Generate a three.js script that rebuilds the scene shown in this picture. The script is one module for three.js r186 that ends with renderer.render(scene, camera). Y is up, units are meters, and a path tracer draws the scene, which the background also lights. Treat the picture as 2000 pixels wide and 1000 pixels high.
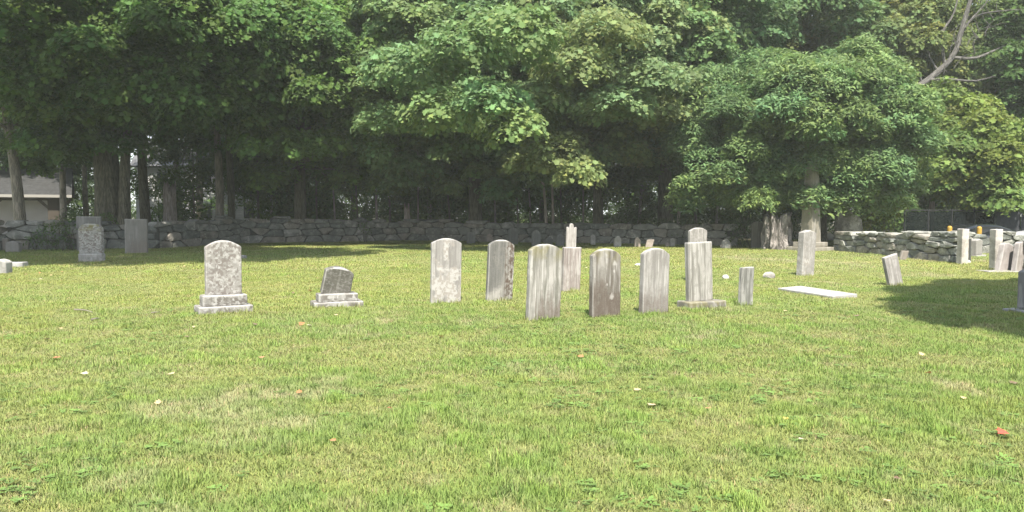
import * as THREE from 'three';
import { mergeGeometries, mergeVertices } from 'three/addons/utils/BufferGeometryUtils.js';

// ------------------------------------------------------------------ camera, sky, sun, exposure
const scene = new THREE.Scene();
const SKY = 0.78;            // brightness of the sky
const EYE = 1.6, PITCH = 3.49 * Math.PI / 180, FOCAL = 1444;      // FOCAL: in units of a 2000 wide frame
const camera = new THREE.PerspectiveCamera(2 * Math.atan(500 / FOCAL) * 180 / Math.PI, 2, 0.1, 1500);
camera.position.set(0, EYE, 0);
camera.rotation.x = -PITCH;

const SUN_UP = 58 * Math.PI / 180;
const sunDir = new THREE.Vector3(0.05, 0, 1).normalize().multiplyScalar(Math.cos(SUN_UP)).setY(Math.sin(SUN_UP));
// a hazy late summer sky with thin broken cloud, the same in every direction but for the glow about the sun
{
  const W = 1024, H = 512, d = new Float32Array(W * H * 4), r3 = (() => { let s = 7; return () => { s = (s * 16807) % 2147483647; return s / 2147483647; }; })();
  const T = Array.from({ length: 4096 }, r3), n3 = (x, y, z) => { const h = (a, b, c) => T[((a * 73 + b * 179 + c * 283) % 4096 + 4096) % 4096], X = Math.floor(x), Y = Math.floor(y), Z = Math.floor(z), f = (t) => t * t * (3 - 2 * t), u = f(x - X), v = f(y - Y), w = f(z - Z), L = (p, q, t) => p + (q - p) * t; return L(L(L(h(X, Y, Z), h(X + 1, Y, Z), u), L(h(X, Y + 1, Z), h(X + 1, Y + 1, Z), u), v), L(L(h(X, Y, Z + 1), h(X + 1, Y, Z + 1), u), L(h(X, Y + 1, Z + 1), h(X + 1, Y + 1, Z + 1), u), v), w); };
  for (let j = 0; j < H; j++) for (let i = 0; i < W; i++) {
    const el = ((j + 0.5) / H - 0.5) * Math.PI, az = ((i + 0.5) / W - 0.5) * 2 * Math.PI, y = Math.sin(el), x = Math.cos(az) * Math.cos(el), z = Math.sin(az) * Math.cos(el), up = Math.max(0, y);
    let c = 0; for (let k = 0, f = 3, a = 0.5; k < 5; k++, f *= 2.1, a *= 0.5) c += a * n3(x * f + 20, y * f * 1.8 + 20, z * f + 20);
    const cl = Math.min(1, Math.max(0, (c - 0.4) / 0.28)), haze = Math.pow(1 - up, 3), glow = 0.5 * Math.exp((x * sunDir.x + y * sunDir.y + z * sunDir.z - 1) * 7), k = (j * W + i) * 4;
    const mixc = (blue, white) => { const base = blue + (white - blue) * (0.25 + 0.75 * haze); return base + (white * 1.12 - base) * cl * 0.75 + glow * white; };
    d[k] = SKY * mixc(0.30, 0.86); d[k + 1] = SKY * mixc(0.45, 0.88); d[k + 2] = SKY * mixc(0.74, 0.92); d[k + 3] = 1;
  }
  const t = new THREE.DataTexture(d, W, H, THREE.RGBAFormat, THREE.FloatType); t.mapping = THREE.EquirectangularReflectionMapping; t.magFilter = t.minFilter = THREE.LinearFilter; t.needsUpdate = true;
  scene.background = t; scene.environment = t;
}

const sun = new THREE.DirectionalLight(new THREE.Color(1, 0.93, 0.82), 5);
sun.position.copy(sunDir).multiplyScalar(100).add(new THREE.Vector3(0, 0, -20));
sun.target.position.set(0, 0, -20);
sun.castShadow = true; sun.shadow.radius = 1;
Object.assign(sun.shadow.camera, { left: -60, right: 60, top: 60, bottom: -60, near: 1, far: 260 });
sun.shadow.mapSize.set(4096, 4096);
sun.name = 'sun';
scene.add(sun, sun.target);

const renderer = new THREE.WebGLRenderer();
renderer.toneMapping = THREE.LinearToneMapping;
renderer.toneMappingExposure = 2.35;
renderer.shadowMap.enabled = true;

scene.fog = new THREE.FogExp2(new THREE.Color(0.86, 0.92, 0.82), 0.0010);

// ------------------------------------------------------------------ helpers
function rng(seed) { let s = seed >>> 0; return () => { s = (s + 0x6d2b79f5) | 0; let t = Math.imul(s ^ (s >>> 15), 1 | s); t = (t + Math.imul(t ^ (t >>> 7), 61 | t)) ^ t; return ((t ^ (t >>> 14)) >>> 0) / 4294967296; }; }
const PERM = (() => { const r = rng(77), p = new Float32Array(65536); for (let i = 0; i < 65536; i++) p[i] = r(); return p; })();
const hash2 = (x, y) => PERM[(x & 255) | ((y & 255) << 8)];
function vnoise(x, y) {
  const ix = Math.floor(x), iy = Math.floor(y), fx = x - ix, fy = y - iy, u = fx * fx * (3 - 2 * fx), v = fy * fy * (3 - 2 * fy);
  const a = hash2(ix, iy), b = hash2(ix + 1, iy), c = hash2(ix, iy + 1), d = hash2(ix + 1, iy + 1);
  return a + (b - a) * u + (c - a) * v + (a - b - c + d) * u * v;
}
function fbm(x, y, n = 4) { let s = 0, a = 0.5, t = 0; for (let i = 0; i < n; i++) { s += a * vnoise(x, y); t += a; x = x * 2.03 + 17.1; y = y * 2.03 + 9.7; a *= 0.5; } return s / t; }
const clamp = (x, a = 0, b = 1) => Math.min(b, Math.max(a, x));
const smooth = (a, b, x) => { const t = clamp((x - a) / (b - a)); return t * t * (3 - 2 * t); };
const mix = (a, b, t) => a + (b - a) * t;
const mix3 = (a, b, t) => [mix(a[0], b[0], t), mix(a[1], b[1], t), mix(a[2], b[2], t)];
const V = (x, y, z) => new THREE.Vector3(x, y, z);
const taken = {};
function numbered(name) { const n = taken[name] ?? 0; taken[name] = n + 1; return n ? `${name}_${String(n).padStart(3, '0')}` : name; }
function tag(o, label, category, group) { o.userData.label = label; o.userData.category = category; if (group) o.userData.group = group; return o; }
function add(o, name) { o.name = numbered(name); scene.add(o); return o; }
function mesh(name, geo, mat, parent) { const m = new THREE.Mesh(geo, mat); m.castShadow = m.receiveShadow = true; if (parent) { m.name = name; parent.add(m); } else add(m, name); return m; }
function struct(name, geo, mat) { const m = mesh(name, geo, mat); m.userData.kind = 'structure'; return m; }
function group(name, x, y, z, turn = 0) { const g = new THREE.Group(); add(g, name); g.position.set(x, y, z); g.rotation.order = 'YXZ'; g.rotation.y = turn; return g; }

// lie of the land
function gh(x, z) {
  const d = smooth(16.5, 19.5, x) * smooth(-29.5, -32.5, z);
  return 0.05 * (fbm(x * 0.16 + 40, z * 0.16 + 40, 2) - 0.5) * smooth(-2, -8, z) - 0.5 * d;
}
// a sight line through a point of the photograph (2000 x 1000), met with the ground or with a distance: used to survey where things stand
function sight(px, py) { const d = V((px - 1000) / FOCAL, (500 - py) / FOCAL, -1); return d.applyAxisAngle(V(1, 0, 0), -PITCH); }
function ground(px, py) { const d = sight(px, py), k = -EYE / d.y; return V(d.x * k, 0, d.z * k); }
function atDepth(px, py, depth) { const d = sight(px, py), k = depth / -d.z; return V(d.x * k, EYE + d.y * k, -depth); }

const toByte = (l) => 255 * clamp(l <= 0.0031308 ? l * 12.92 : 1.055 * Math.pow(l, 1 / 2.4) - 0.055);
function makeMaps(W, H, f) {                      // f(u, v) -> [r, g, b, height 0..1], linear colour
  const c = new Uint8Array(W * H * 4), b = new Uint8Array(W * H * 4);
  for (let j = 0; j < H; j++) for (let i = 0; i < W; i++) {
    const o = f((i + 0.5) / W, (j + 0.5) / H), k = (j * W + i) * 4;
    c[k] = toByte(o[0]); c[k + 1] = toByte(o[1]); c[k + 2] = toByte(o[2]); c[k + 3] = 255;
    b[k] = b[k + 1] = b[k + 2] = 255 * clamp(o[3]); b[k + 3] = 255;
  }
  const tex = (d, srgb) => { const t = new THREE.DataTexture(d, W, H); t.magFilter = t.minFilter = THREE.LinearFilter; t.wrapS = t.wrapT = THREE.RepeatWrapping; if (srgb) t.colorSpace = THREE.SRGBColorSpace; t.needsUpdate = true; return t; };
  return { map: tex(c, true), bumpMap: tex(b, false) };
}
// blend so that a texture repeats without a seam
const tiled = (f) => (u, v) => {
  const a = f(u, v), bu = smooth(0.8, 1, u), bv = smooth(0.8, 1, v);
  let o = a;
  if (bu > 0) { const c = f(u - 1, v); o = o.map((x, i) => mix(x, c[i], bu)); }
  if (bv > 0) { const c = f(u, v - 1), e = bu > 0 ? f(u - 1, v - 1) : c; o = o.map((x, i) => mix(x, bu > 0 ? mix(c[i], e[i], bu) : c[i], bv)); }
  return o;
};

// ------------------------------------------------------------------ materials
const M = {};
{
  const bark = (seed, c1, c2) => makeMaps(256, 256, tiled((u, v) => {
    const w = fbm(u * 5 + seed, v * 6 + seed, 3) * 1.2, r = fbm(u * 26 + w * 2 + seed, v * 5 + seed, 3), g = fbm(u * 60 + seed, v * 50, 2);
    const k = smooth(0.3, 0.72, r), l = fbm(u * 4 + seed * 3, v * 4, 3);
    const c = mix3(c1, c2, k * 0.75 + g * 0.25), t = 0.75 + 0.5 * l;
    return [c[0] * t, c[1] * t, c[2] * t, k * 0.8 + g * 0.2];
  }));
  M.barkDark = new THREE.MeshStandardMaterial({ ...bark(3, [0.045, 0.042, 0.028], [0.145, 0.135, 0.095]), bumpScale: 0.05, roughness: 0.95 });
  M.barkGrey = new THREE.MeshStandardMaterial({ ...bark(9, [0.10, 0.09, 0.075], [0.29, 0.26, 0.22]), bumpScale: 0.03, roughness: 0.95 });
  M.barkPale = new THREE.MeshStandardMaterial({ ...bark(15, [0.2, 0.17, 0.14], [0.46, 0.40, 0.34]), bumpScale: 0.02, roughness: 0.95 });
  M.limbGrey = new THREE.MeshStandardMaterial({ ...bark(33, [0.07, 0.066, 0.06], [0.2, 0.19, 0.175]), bumpScale: 0.04, roughness: 0.95 });
  M.stumpWood = new THREE.MeshStandardMaterial({ ...bark(41, [0.10, 0.09, 0.08], [0.30, 0.275, 0.255]), bumpScale: 0.05, roughness: 0.95 });
  M.deadWood = new THREE.MeshStandardMaterial({ ...bark(21, [0.16, 0.135, 0.115], [0.40, 0.36, 0.33]), bumpScale: 0.06, roughness: 0.95 });
  const rock = (seed, a, b, s) => makeMaps(256, 256, tiled((u, v) => {
    const n = fbm(u * 5 + seed, v * 5 + seed, 5), g = fbm(u * 40 + seed, v * 40, 3), l = smooth(0.6, 0.75, fbm(u * 9 + seed * 2, v * 9, 4));
    let c = mix3(a, b, smooth(0.25, 0.75, n * 0.7 + g * 0.3)); c = mix3(c, s, l * 0.55);
    return [...c, n * 0.6 + g * 0.4];
  }));
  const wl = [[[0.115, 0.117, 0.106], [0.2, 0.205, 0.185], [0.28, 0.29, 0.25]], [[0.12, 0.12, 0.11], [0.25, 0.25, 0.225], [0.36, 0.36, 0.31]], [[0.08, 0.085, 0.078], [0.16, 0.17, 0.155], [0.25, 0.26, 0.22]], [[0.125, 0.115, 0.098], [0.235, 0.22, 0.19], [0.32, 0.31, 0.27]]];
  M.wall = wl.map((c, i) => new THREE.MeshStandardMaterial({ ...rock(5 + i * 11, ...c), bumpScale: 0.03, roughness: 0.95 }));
  M.wallLit = wl.map((c, i) => new THREE.MeshStandardMaterial({ map: M.wall[i].map, bumpMap: M.wall[i].bumpMap, color: new THREE.Color(1.25, 1.25, 1.23), bumpScale: 0.03, roughness: 0.95 }));  // same stone as the back wall, its colour raised as if better lit
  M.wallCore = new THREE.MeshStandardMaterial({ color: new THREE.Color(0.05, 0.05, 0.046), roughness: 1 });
  M.boulder = new THREE.MeshStandardMaterial({ ...rock(70, [0.15, 0.14, 0.125], [0.38, 0.365, 0.335], [0.5, 0.485, 0.44]), bumpScale: 0.05, roughness: 0.95 });
  M.paleRock = new THREE.MeshStandardMaterial({ ...rock(90, [0.24, 0.23, 0.21], [0.47, 0.46, 0.43], [0.56, 0.55, 0.51]), bumpScale: 0.02, roughness: 0.9 });
  M.granite = new THREE.MeshStandardMaterial({ ...rock(110, [0.27, 0.25, 0.22], [0.5, 0.465, 0.42], [0.56, 0.53, 0.46]), bumpScale: 0.012, roughness: 0.9 });
  const leaf = (o) => new THREE.MeshPhysicalMaterial({ color: 0xffffff, vertexColors: true, roughness: 0.9, transmission: 0.48, thickness: 0, side: THREE.DoubleSide, specularIntensity: 0.5, ...o });
  M.leaf = leaf({ clearcoat: 0.1, clearcoatRoughness: 0.45, specularIntensity: 0.3 });
  M.leafDull = leaf({ specularIntensity: 0.2 });
  M.grass = leaf({ transmission: 0.35, specularIntensity: 0.25 });
}

// ------------------------------------------------------------------ ground
const seg = (x0, x1, z0, z1, nx, nz, off) => {
  const g = new THREE.PlaneGeometry(x1 - x0, z1 - z0, nx, nz).rotateX(-Math.PI / 2).translate((x0 + x1) / 2, 0, (z0 + z1) / 2), p = g.attributes.position, uv = g.attributes.uv;
  for (let i = 0; i < p.count; i++) { p.setY(i, gh(p.getX(i), p.getZ(i)) + off); uv.setXY(i, p.getX(i) / 6, p.getZ(i) / 6); }
  g.computeVertexNormals();
  return g;
};
// what the turf looks like at a place: [colour, height factor]
function turf(x, z) {
  const d = -z;
  const n1 = fbm(x * 0.5 + 3, z * 0.5 + 8, 4), n2 = fbm(x * 1.7 + 30, z * 1.7 + 4, 3), n3 = fbm(x * 5 + 11, z * 5 + 2, 2), n4 = fbm(x * 0.22 + 91, z * 0.22 + 5, 3);
  let lush = smooth(0.42, 0.62, n2 * 0.5 + n1 * 0.3 + n3 * 0.2 + 0.05 * smooth(0, 4, x) * smooth(12, 6, d));
  let dry = smooth(0.58, 0.76, n1 * 0.45 + n2 * 0.35 + n3 * 0.2 + 0.10 * smooth(4, 8, x) * smooth(15, 20, d) * smooth(34, 26, d) + 0.03 * smooth(1, -4, x) * smooth(12, 6, d));
  let yel = smooth(0.45, 0.62, n4 * 0.6 + n2 * 0.4 + 0.10 * Math.exp(-(((d - 16.2) / 2.2) ** 2)) * smooth(-4, 0, x) * smooth(5.5, 3.5, x) + 0.04 * smooth(0, -5, x));
  let c = mix3([0.25, 0.287, 0.09], [0.185, 0.275, 0.065], lush);
  c = mix3(c, [0.31, 0.315, 0.085], yel * 0.45);
  c = mix3(c, [0.40, 0.35, 0.22], dry * 0.6);
  const n7 = smooth(0.66, 0.78, fbm(x * 2.6 + 300, z * 2.6 + 120, 2)) * smooth(0.35, 0.6, hash2(Math.floor(x * 9), Math.floor(z * 9)));
  c = mix3(c, [0.24, 0.36, 0.075], n7 * 0.6);
  const n5 = vnoise(x * 14 + 5, z * 14 + 77), n6 = fbm(x * 9 + 51, z * 9 + 17, 2);
  c = mix3(c, [0.36, 0.31, 0.185], smooth(0.55, 0.8, n6) * 0.38); c = mix3(c, [0.10, 0.17, 0.045], smooth(0.6, 0.95, n5) * 0.35);
  return [c, 0.7 + 0.55 * lush * (0.6 + 0.8 * n5) - 0.3 * dry + 0.7 * n7, dry];
}
{
  const soil = makeMaps(512, 512, tiled((u, v) => {
    const n = fbm(u * 12, v * 12, 4), g = fbm(u * 120, v * 120, 3), t = smooth(0.35, 0.7, n * 0.4 + g * 0.6);
    const c = mix3([0.10, 0.12, 0.035], [0.2, 0.21, 0.08], t); return [...c, g];
  }));
  const lawnMat = new THREE.MeshStandardMaterial({ ...soil, bumpScale: 0.03, roughness: 1 });
  struct('lawn', seg(-60, 40, -41, 12, 200, 106, 0), lawnMat);
  const litter = makeMaps(512, 512, tiled((u, v) => {
    const n = fbm(u * 10, v * 10, 4), g = fbm(u * 90, v * 90, 3); const c = mix3([0.035, 0.035, 0.018], [0.12, 0.10, 0.06], smooth(0.3, 0.75, n * 0.5 + g * 0.5)); return [...c, g];
  }));
  const floorMat = new THREE.MeshStandardMaterial({ ...litter, bumpScale: 0.04, roughness: 1 });
  struct('ground', mergeGeometries([seg(-150, 150, -150, -41, 75, 27, -0.02), seg(-600, 600, -600, 600, 6, 6, -1.2)]), floorMat);
  const asphalt = new THREE.MeshStandardMaterial({ ...makeMaps(256, 256, tiled((u, v) => { const g = fbm(u * 90, v * 90, 3), n = fbm(u * 5, v * 5, 3), k = 0.035 + 0.04 * g + 0.02 * n; return [k, k, k * 1.02, g]; })), bumpScale: 0.01, roughness: 0.95 });
  struct('parking_lot', seg(17.5, 40, -40.5, -30.6, 45, 20, 0.006), asphalt);
}

// ------------------------------------------------------------------ grass: countless blades, one mass
{
  const R = rng(5);
  function tuft(n, spread, hh, wid, bend) {
    const P = [], C = [], I = [];
    for (let i = 0; i < n; i++) {
      const a = R() * 6.283, r = Math.sqrt(R()) * spread, x = Math.cos(a) * r, z = Math.sin(a) * r, h = hh * (0.45 + 0.75 * R()), b = R() * 6.283, w = wid * (0.6 + 0.8 * R());
      const lean = bend * (0.25 + R()) * h, dx = Math.cos(b), dz = Math.sin(b), sx = -dz * w, sz = dx * w, t = 0.72 + 0.55 * R(), dryBlade = R() < 0.07;
      const k = P.length / 3, col = dryBlade ? [1.5 * t, 1.05 * t, 1.6 * t] : [t, t, t];
      P.push(x - sx, -0.012, z - sz, x + sx, -0.012, z + sz, x + dx * lean * 0.4 - sx * 0.8, h * 0.6, z + dz * lean * 0.4 - sz * 0.8, x + dx * lean * 0.4 + sx * 0.8, h * 0.6, z + dz * lean * 0.4 + sz * 0.8, x + dx * lean, h, z + dz * lean);
      for (let q = 0; q < 5; q++) C.push(...col);
      I.push(k, k + 1, k + 3, k, k + 3, k + 2, k + 2, k + 3, k + 4);
    }
    const g = new THREE.BufferGeometry();
    g.setAttribute('position', new THREE.Float32BufferAttribute(P, 3)); g.setAttribute('color', new THREE.Float32BufferAttribute(C, 3)); g.setIndex(I); g.computeVertexNormals();
    // blades shade as a turf: normals lean to the sky
    const nn = g.attributes.normal; for (let i = 0; i < nn.count; i++) { const v = V(nn.getX(i), nn.getY(i), nn.getZ(i)); if (v.y < 0) v.negate(); v.multiplyScalar(0.7).add(V(0, 0.8, 0)).normalize(); nn.setXYZ(i, v.x, v.y, v.z); }
    return g;
  }
  const bands = [[3.0, 7, 1700, 0.055, 0.038, 0.0026, 12], [7, 12, 740, 0.08, 0.034, 0.003, 14], [12, 20, 330, 0.12, 0.03, 0.0038, 16], [20, 40, 150, 0.19, 0.03, 0.0055, 16]];
  const q = new THREE.Quaternion(), e = new THREE.Euler(), m = new THREE.Matrix4(), col = new THREE.Color();
  const whole = [];
  for (const [d0, d1, dens, spread, hh, wid, n] of bands) {
    const variants = [0, 1, 2].map((k) => tuft(n, spread, hh, wid, 0.7 + 0.4 * k)), mats = variants.map(() => []), cols = variants.map(() => []);
    const half = (d) => Math.min(0.72 * d + 1.6, 30), area = (d1 - d0) * 2 * half(d1), N = Math.floor(area * dens);
    for (let i = 0; i < N; i++) {
      const d = d0 + R() * (d1 - d0), x = (R() * 2 - 1) * half(d1); if (Math.abs(x) > half(d)) continue;
      const [c, hf, dry] = turf(x, -d);
      if (dry > 0.6 && R() < 0.45) continue;
      const s = 0.75 + 0.5 * R(), sh = s * hf * (R() < 0.03 ? 1.7 : 1);
      const k = Math.floor(R() * 3);
      m.compose(V(x, gh(x, -d), -d), q.setFromEuler(e.set((R() - 0.5) * 0.3, R() * 6.283, (R() - 0.5) * 0.3)), V(s, sh, s));
      mats[k].push(m.clone());
      const v = 0.86 + 0.28 * R(), w = (R() - 0.5) * 0.12; cols[k].push([c[0] * v * (1 + w), c[1] * v, c[2] * v * (1 - w)]);
    }
    variants.forEach((g, k) => whole.push([g, mats[k], cols[k]]));
  }
  // clover and broad-leaved weeds low in the turf
  {
    const P = [], C = [], I = []; for (let i = 0; i < 9; i++) { const a = R() * 6.283, r = 0.05 * Math.sqrt(R()), sz = 0.007 + 0.008 * R(), x = Math.cos(a) * r, z = Math.sin(a) * r, y = 0.018 + 0.02 * R(), t = 0.8 + 0.4 * R(); for (let j = 0; j < 3; j++) { const b = R() * 0.5 + j * 2.09, k = P.length / 3, cx = x + Math.cos(b) * sz, cz = z + Math.sin(b) * sz; P.push(x, y - 0.003, z, cx - Math.sin(b) * sz * 0.8, y, cz + Math.cos(b) * sz * 0.8, cx + Math.cos(b) * sz, y + 0.002, cz + Math.sin(b) * sz, cx + Math.sin(b) * sz * 0.8, y, cz - Math.cos(b) * sz * 0.8); for (let w = 0; w < 4; w++) C.push(t, t, t); I.push(k, k + 2, k + 1, k, k + 3, k + 2); } }
    const g = new THREE.BufferGeometry(); g.setAttribute('position', new THREE.Float32BufferAttribute(P, 3)); g.setAttribute('color', new THREE.Float32BufferAttribute(C, 3)); g.setIndex(I); g.computeVertexNormals();
    const ms = [], cs = []; for (let i = 0; i < 2600; i++) { const d = 3.2 + 9 * R(), x = (R() * 2 - 1) * (0.72 * d + 1); if (fbm(x * 1.1 + 500, d * 1.1 + 60, 3) < 0.47 + 0.12 * R()) continue; const s = 0.6 + 0.7 * R(), v = 0.8 + 0.4 * R(); ms.push(m.compose(V(x, gh(x, -d), -d), q.setFromEuler(e.set((R() - 0.5) * 0.3, R() * 6.283, (R() - 0.5) * 0.3)), V(s, s, s)).clone()); cs.push([0.15 * v, 0.245 * v, 0.06 * v]); }
    whole.push([g, ms, cs]);
  }
  // longer grass that the mower leaves at the foot of each stone
  {
    const g = tuft(9, 0.05, 0.075, 0.003, 0.8), ms = [], cs = [];
    for (const [px0, px1, py, n] of [[385, 495, 617, 40], [606, 708, 603, 36], [838, 903, 593, 30], [945, 1003, 589, 28], [1023, 1096, 628, 40], [1148, 1214, 622, 34], [1245, 1306, 617, 34], [1323, 1420, 610, 40], [1437, 1470, 600, 20], [1553, 1590, 539, 22], [1735, 1766, 559, 20], [1096, 1136, 571, 22], [155, 206, 513, 26], [245, 290, 496, 22], [1866, 1892, 517, 16], [1530, 1640, 578, 14], [1972, 2010, 612, 20]])
      for (let i = 0; i < n; i++) { const p = ground(mix(px0, px1, R()), py + (R() - 0.6) * 5), [c] = turf(p.x, p.z), s = 0.6 + 0.7 * R(), v = 0.85 + 0.25 * R(); ms.push(m.compose(V(p.x, gh(p.x, p.z), p.z), q.setFromEuler(e.set(0, R() * 6.283, 0)), V(s, s * (0.7 + 0.8 * R()), s)).clone()); cs.push([c[0] * v, c[1] * v, c[2] * v]); }
    whole.push([g, ms, cs]);
  }
  whole.forEach(([g, ms, cs]) => {
    const im = new THREE.InstancedMesh(g, M.grass, ms.length); ms.forEach((a, i) => { im.setMatrixAt(i, a); im.setColorAt(i, col.setRGB(...cs[i])); });
    im.castShadow = im.receiveShadow = true; add(im, 'grass'); im.userData.kind = 'stuff'; im.userData.label = 'short mown grass of the burial ground, green with dry patches';
  });
}

// ------------------------------------------------------------------ gravestones
function slabGeo({ w, h, t, top = 'arch', rise = 0.09, r = 0.012, seed = 1, nx = 16, ny = 24, nz = 3, rough = 0.004, taper = 0, flare = 0 }) {
  const g0 = new THREE.BoxGeometry(1, 1, 1, nx, ny, nz), p = g0.attributes.position, R = rng(seed), off = R() * 90;
  g0.deleteAttribute('normal'); g0.deleteAttribute('uv');
  const profile = typeof top === 'function' ? top : {
    flat: () => 0, arch: (s) => -rise * s * s, round: (s) => -rise * (1 - Math.sqrt(Math.max(0, 1 - s * s * 0.97))), gable: (s) => -rise * Math.abs(s), slant: (s) => -rise * (1 - s) / 2,
    ogee: (s) => -rise * (1 - Math.pow(Math.cos(Math.min(1, Math.abs(s)) * Math.PI / 2), 1.4)),
  }[top];
  const half = [w / 2, h / 2, t / 2], n = [nx, ny, nz], v = [0, 0, 0], inn = [0, 0, 0];
  for (let i = 0; i < p.count; i++) {
    let far = 0, q = 0;
    for (let a = 0; a < 3; a++) {
      const s = p.array[i * 3 + a] * 2, edge = 1 - 2 / n[a], lim = half[a] - r, m = Math.abs(s);
      const x = m <= edge + 1e-6 ? (edge > 0 ? m / edge * lim : 0) : half[a];
      v[a] = Math.sign(s) * x; inn[a] = clamp(v[a], -lim, lim); const d = v[a] - inn[a]; q += d * d;
    }
    if (q > r * r * 1.01) { const k = r / Math.sqrt(q); for (let a = 0; a < 3; a++) v[a] = inn[a] + (v[a] - inn[a]) * k; }
    let x = v[0], y = v[1] + h / 2, z = v[2];
    const s = clamp(x / (w / 2), -1, 1); y += profile(s) * smooth(h * 0.35, h, y);
    x *= 1 - taper * (1 - y / h) ; x += 0;
    if (flare) x *= 1 + flare * smooth(0.25, 0.2, y / h);
    const ed = 1 - 0.4 * smooth(0.8, 1, Math.abs(s));
    x += (fbm(y * 9 + off, z * 9 + off, 3) - 0.5) * rough * 2; y += (fbm(x * 12 + off, z * 12, 3) - 0.5) * rough * 2.4 * smooth(0.5, 1, y / h); z += (fbm(x * 6 + off, y * 6 + off, 4) - 0.5) * rough * 2.4 * ed;
    p.setXYZ(i, x, y, z);
  }
  const g = mergeVertices(g0, 1e-5); g.computeVertexNormals();
  const pp = g.attributes.position, uv = new Float32Array(pp.count * 2);
  for (let i = 0; i < pp.count; i++) { uv[i * 2] = 0.02 + 0.96 * clamp((pp.getX(i) - pp.getZ(i) * 0.5) / (w + t * 0.5) + 0.5); uv[i * 2 + 1] = 0.02 + 0.96 * clamp((pp.getY(i) + pp.getZ(i) * 0.3) / h); }
  g.setAttribute('uv', new THREE.BufferAttribute(uv, 2));
  return g;
}
// weathered marble or slate; u across the face, v up it
function stoneMat(seed, o = {}) {
  const { base = [0.57, 0.545, 0.51], dark = [0.22, 0.21, 0.19], brown = [0.15, 0.105, 0.078], streak = 0.55, low = 0, lowAmt = 0.9, lowU = 0.3, white = 0, grime = 0.5, moss = 0, mottle = 0, red = 0, greyBand = 0, rim = 0.5, chips = [], W = 192, H = 320, bump = 0.006, aspect = 1.8 } = o;
  const k = seed * 13.7;
  const maps = makeMaps(W, H, (u, v) => {
    const y = v * aspect, big = fbm(u * 2.3 + k, y * 2.3 + k, 4), st = fbm(u * 13 + k + fbm(u * 4, y * 3 + k, 2) * 1.2, y * 0.9 + k, 4), st2 = fbm(u * 34 + k, y * 2.2 + k, 3), grain = fbm(u * 55 + k, y * 55 + k, 3), spots = fbm(u * 16 + k, y * 16 + k, 4);
    let c = mix3(base, mix3(base, dark, 0.35), smooth(0.35, 0.75, big));
    const s = Math.min(1, smooth(0.36, 0.62, st * 0.65 + st2 * 0.35) * streak * 1.15); c = mix3(c, dark, s);
    c = mix3(c, [0.74, 0.72, 0.68], smooth(0.56, 0.74, fbm(u * 17 + k * 2, y * 1.2 + k, 3)) * 0.7 * streak);
    if (greyBand) c = mix3(c, [0.15, 0.15, 0.14], greyBand * smooth(0.62, 0.48, u + 0.25 * (big - 0.5) - 0.18 * (v - 0.6)) * smooth(0.2, 0.3, v + (u - 0.3) * -0.25 + (spots - 0.5) * 0.08) * (0.7 + 0.3 * st2));
    if (red) c = mix3(c, brown, red * smooth(0.5, 0.62, u + (big - 0.5) * 0.3) * smooth(0.38, 0.6, spots * 0.6 + st2 * 0.4));
    if (low) c = mix3(c, brown, lowAmt * smooth(low + 0.14, low - 0.1, v + (st - 0.5) * 0.55 + (spots - 0.5) * 0.2) * smooth(lowU, lowU + 0.25, u + (st2 - 0.5) * 0.5 + 0.25) * (0.75 + 0.4 * spots));
    if (mottle) { c = mix3(c, mix3(dark, brown, 0.35), mottle * smooth(0.44, 0.62, spots) * (0.6 + 0.4 * smooth(0, 0.2, u) * smooth(1, 0.8, u))); c = mix3(c, [0.72, 0.71, 0.68], mottle * 0.8 * smooth(0.56, 0.68, fbm(u * 20 + k * 5, y * 13 + k, 3))); }
    c = mix3(c, mix3(dark, [0.36, 0.345, 0.31], 0.4), 0.5 * smooth(0.53, 0.68, fbm(u * 8 + k * 6, y * 7 + k, 5)) * smooth(0.35, 0.6, grain + 0.1));
    if (white) { const wf = fbm(u * 4.5 + k * 3, y * 4 + k * 2, 4), run = 0.85 * smooth(1 - white, 1.16 - white, wf + 0.25 * (spots - 0.5) + 0.34 * smooth(0.65, 0.1, v) - 0.12 * Math.abs(u - 0.5)); c = mix3(c, mix3([0.70, 0.68, 0.645], [0.42, 0.37, 0.32], smooth(0.42, 0.66, spots) * 0.75), run); }
    if (moss) c = mix3(c, [0.30, 0.27, 0.11], moss * smooth(0.72, 0.95, v) * smooth(0.42, 0.65, fbm(u * 7 + k * 4, y * 7 + k, 3)));
    for (const [cu, cv, cr] of chips) { const dd = Math.hypot(u - cu, (v - cv) * aspect * 0.8) / cr + (spots - 0.5) * 1.1; c = mix3(c, [0.8, 0.78, 0.74], 0.55 * smooth(1.3, 0.4, dd)); }
    c = mix3(c, dark, grime * 0.5 * smooth(0.5, 0.8, grain));
    const e = Math.max(smooth(0.06, 0.0, u), smooth(0.95, 1, u), smooth(0.955, 0.985, v)); c = mix3(c, [0.72, 0.70, 0.66], e * rim);
    const q = (0.85 + 0.3 * grain) * 0.57;
    return [c[0] * q, c[1] * q, c[2] * q, 0.5 * st2 + 0.3 * grain + 0.3 * spots];
  });
  return new THREE.MeshStandardMaterial({ map: maps.map, bumpMap: maps.map, bumpScale: bump, roughness: 0.88 });
}
const DEG = Math.PI / 180;
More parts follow.
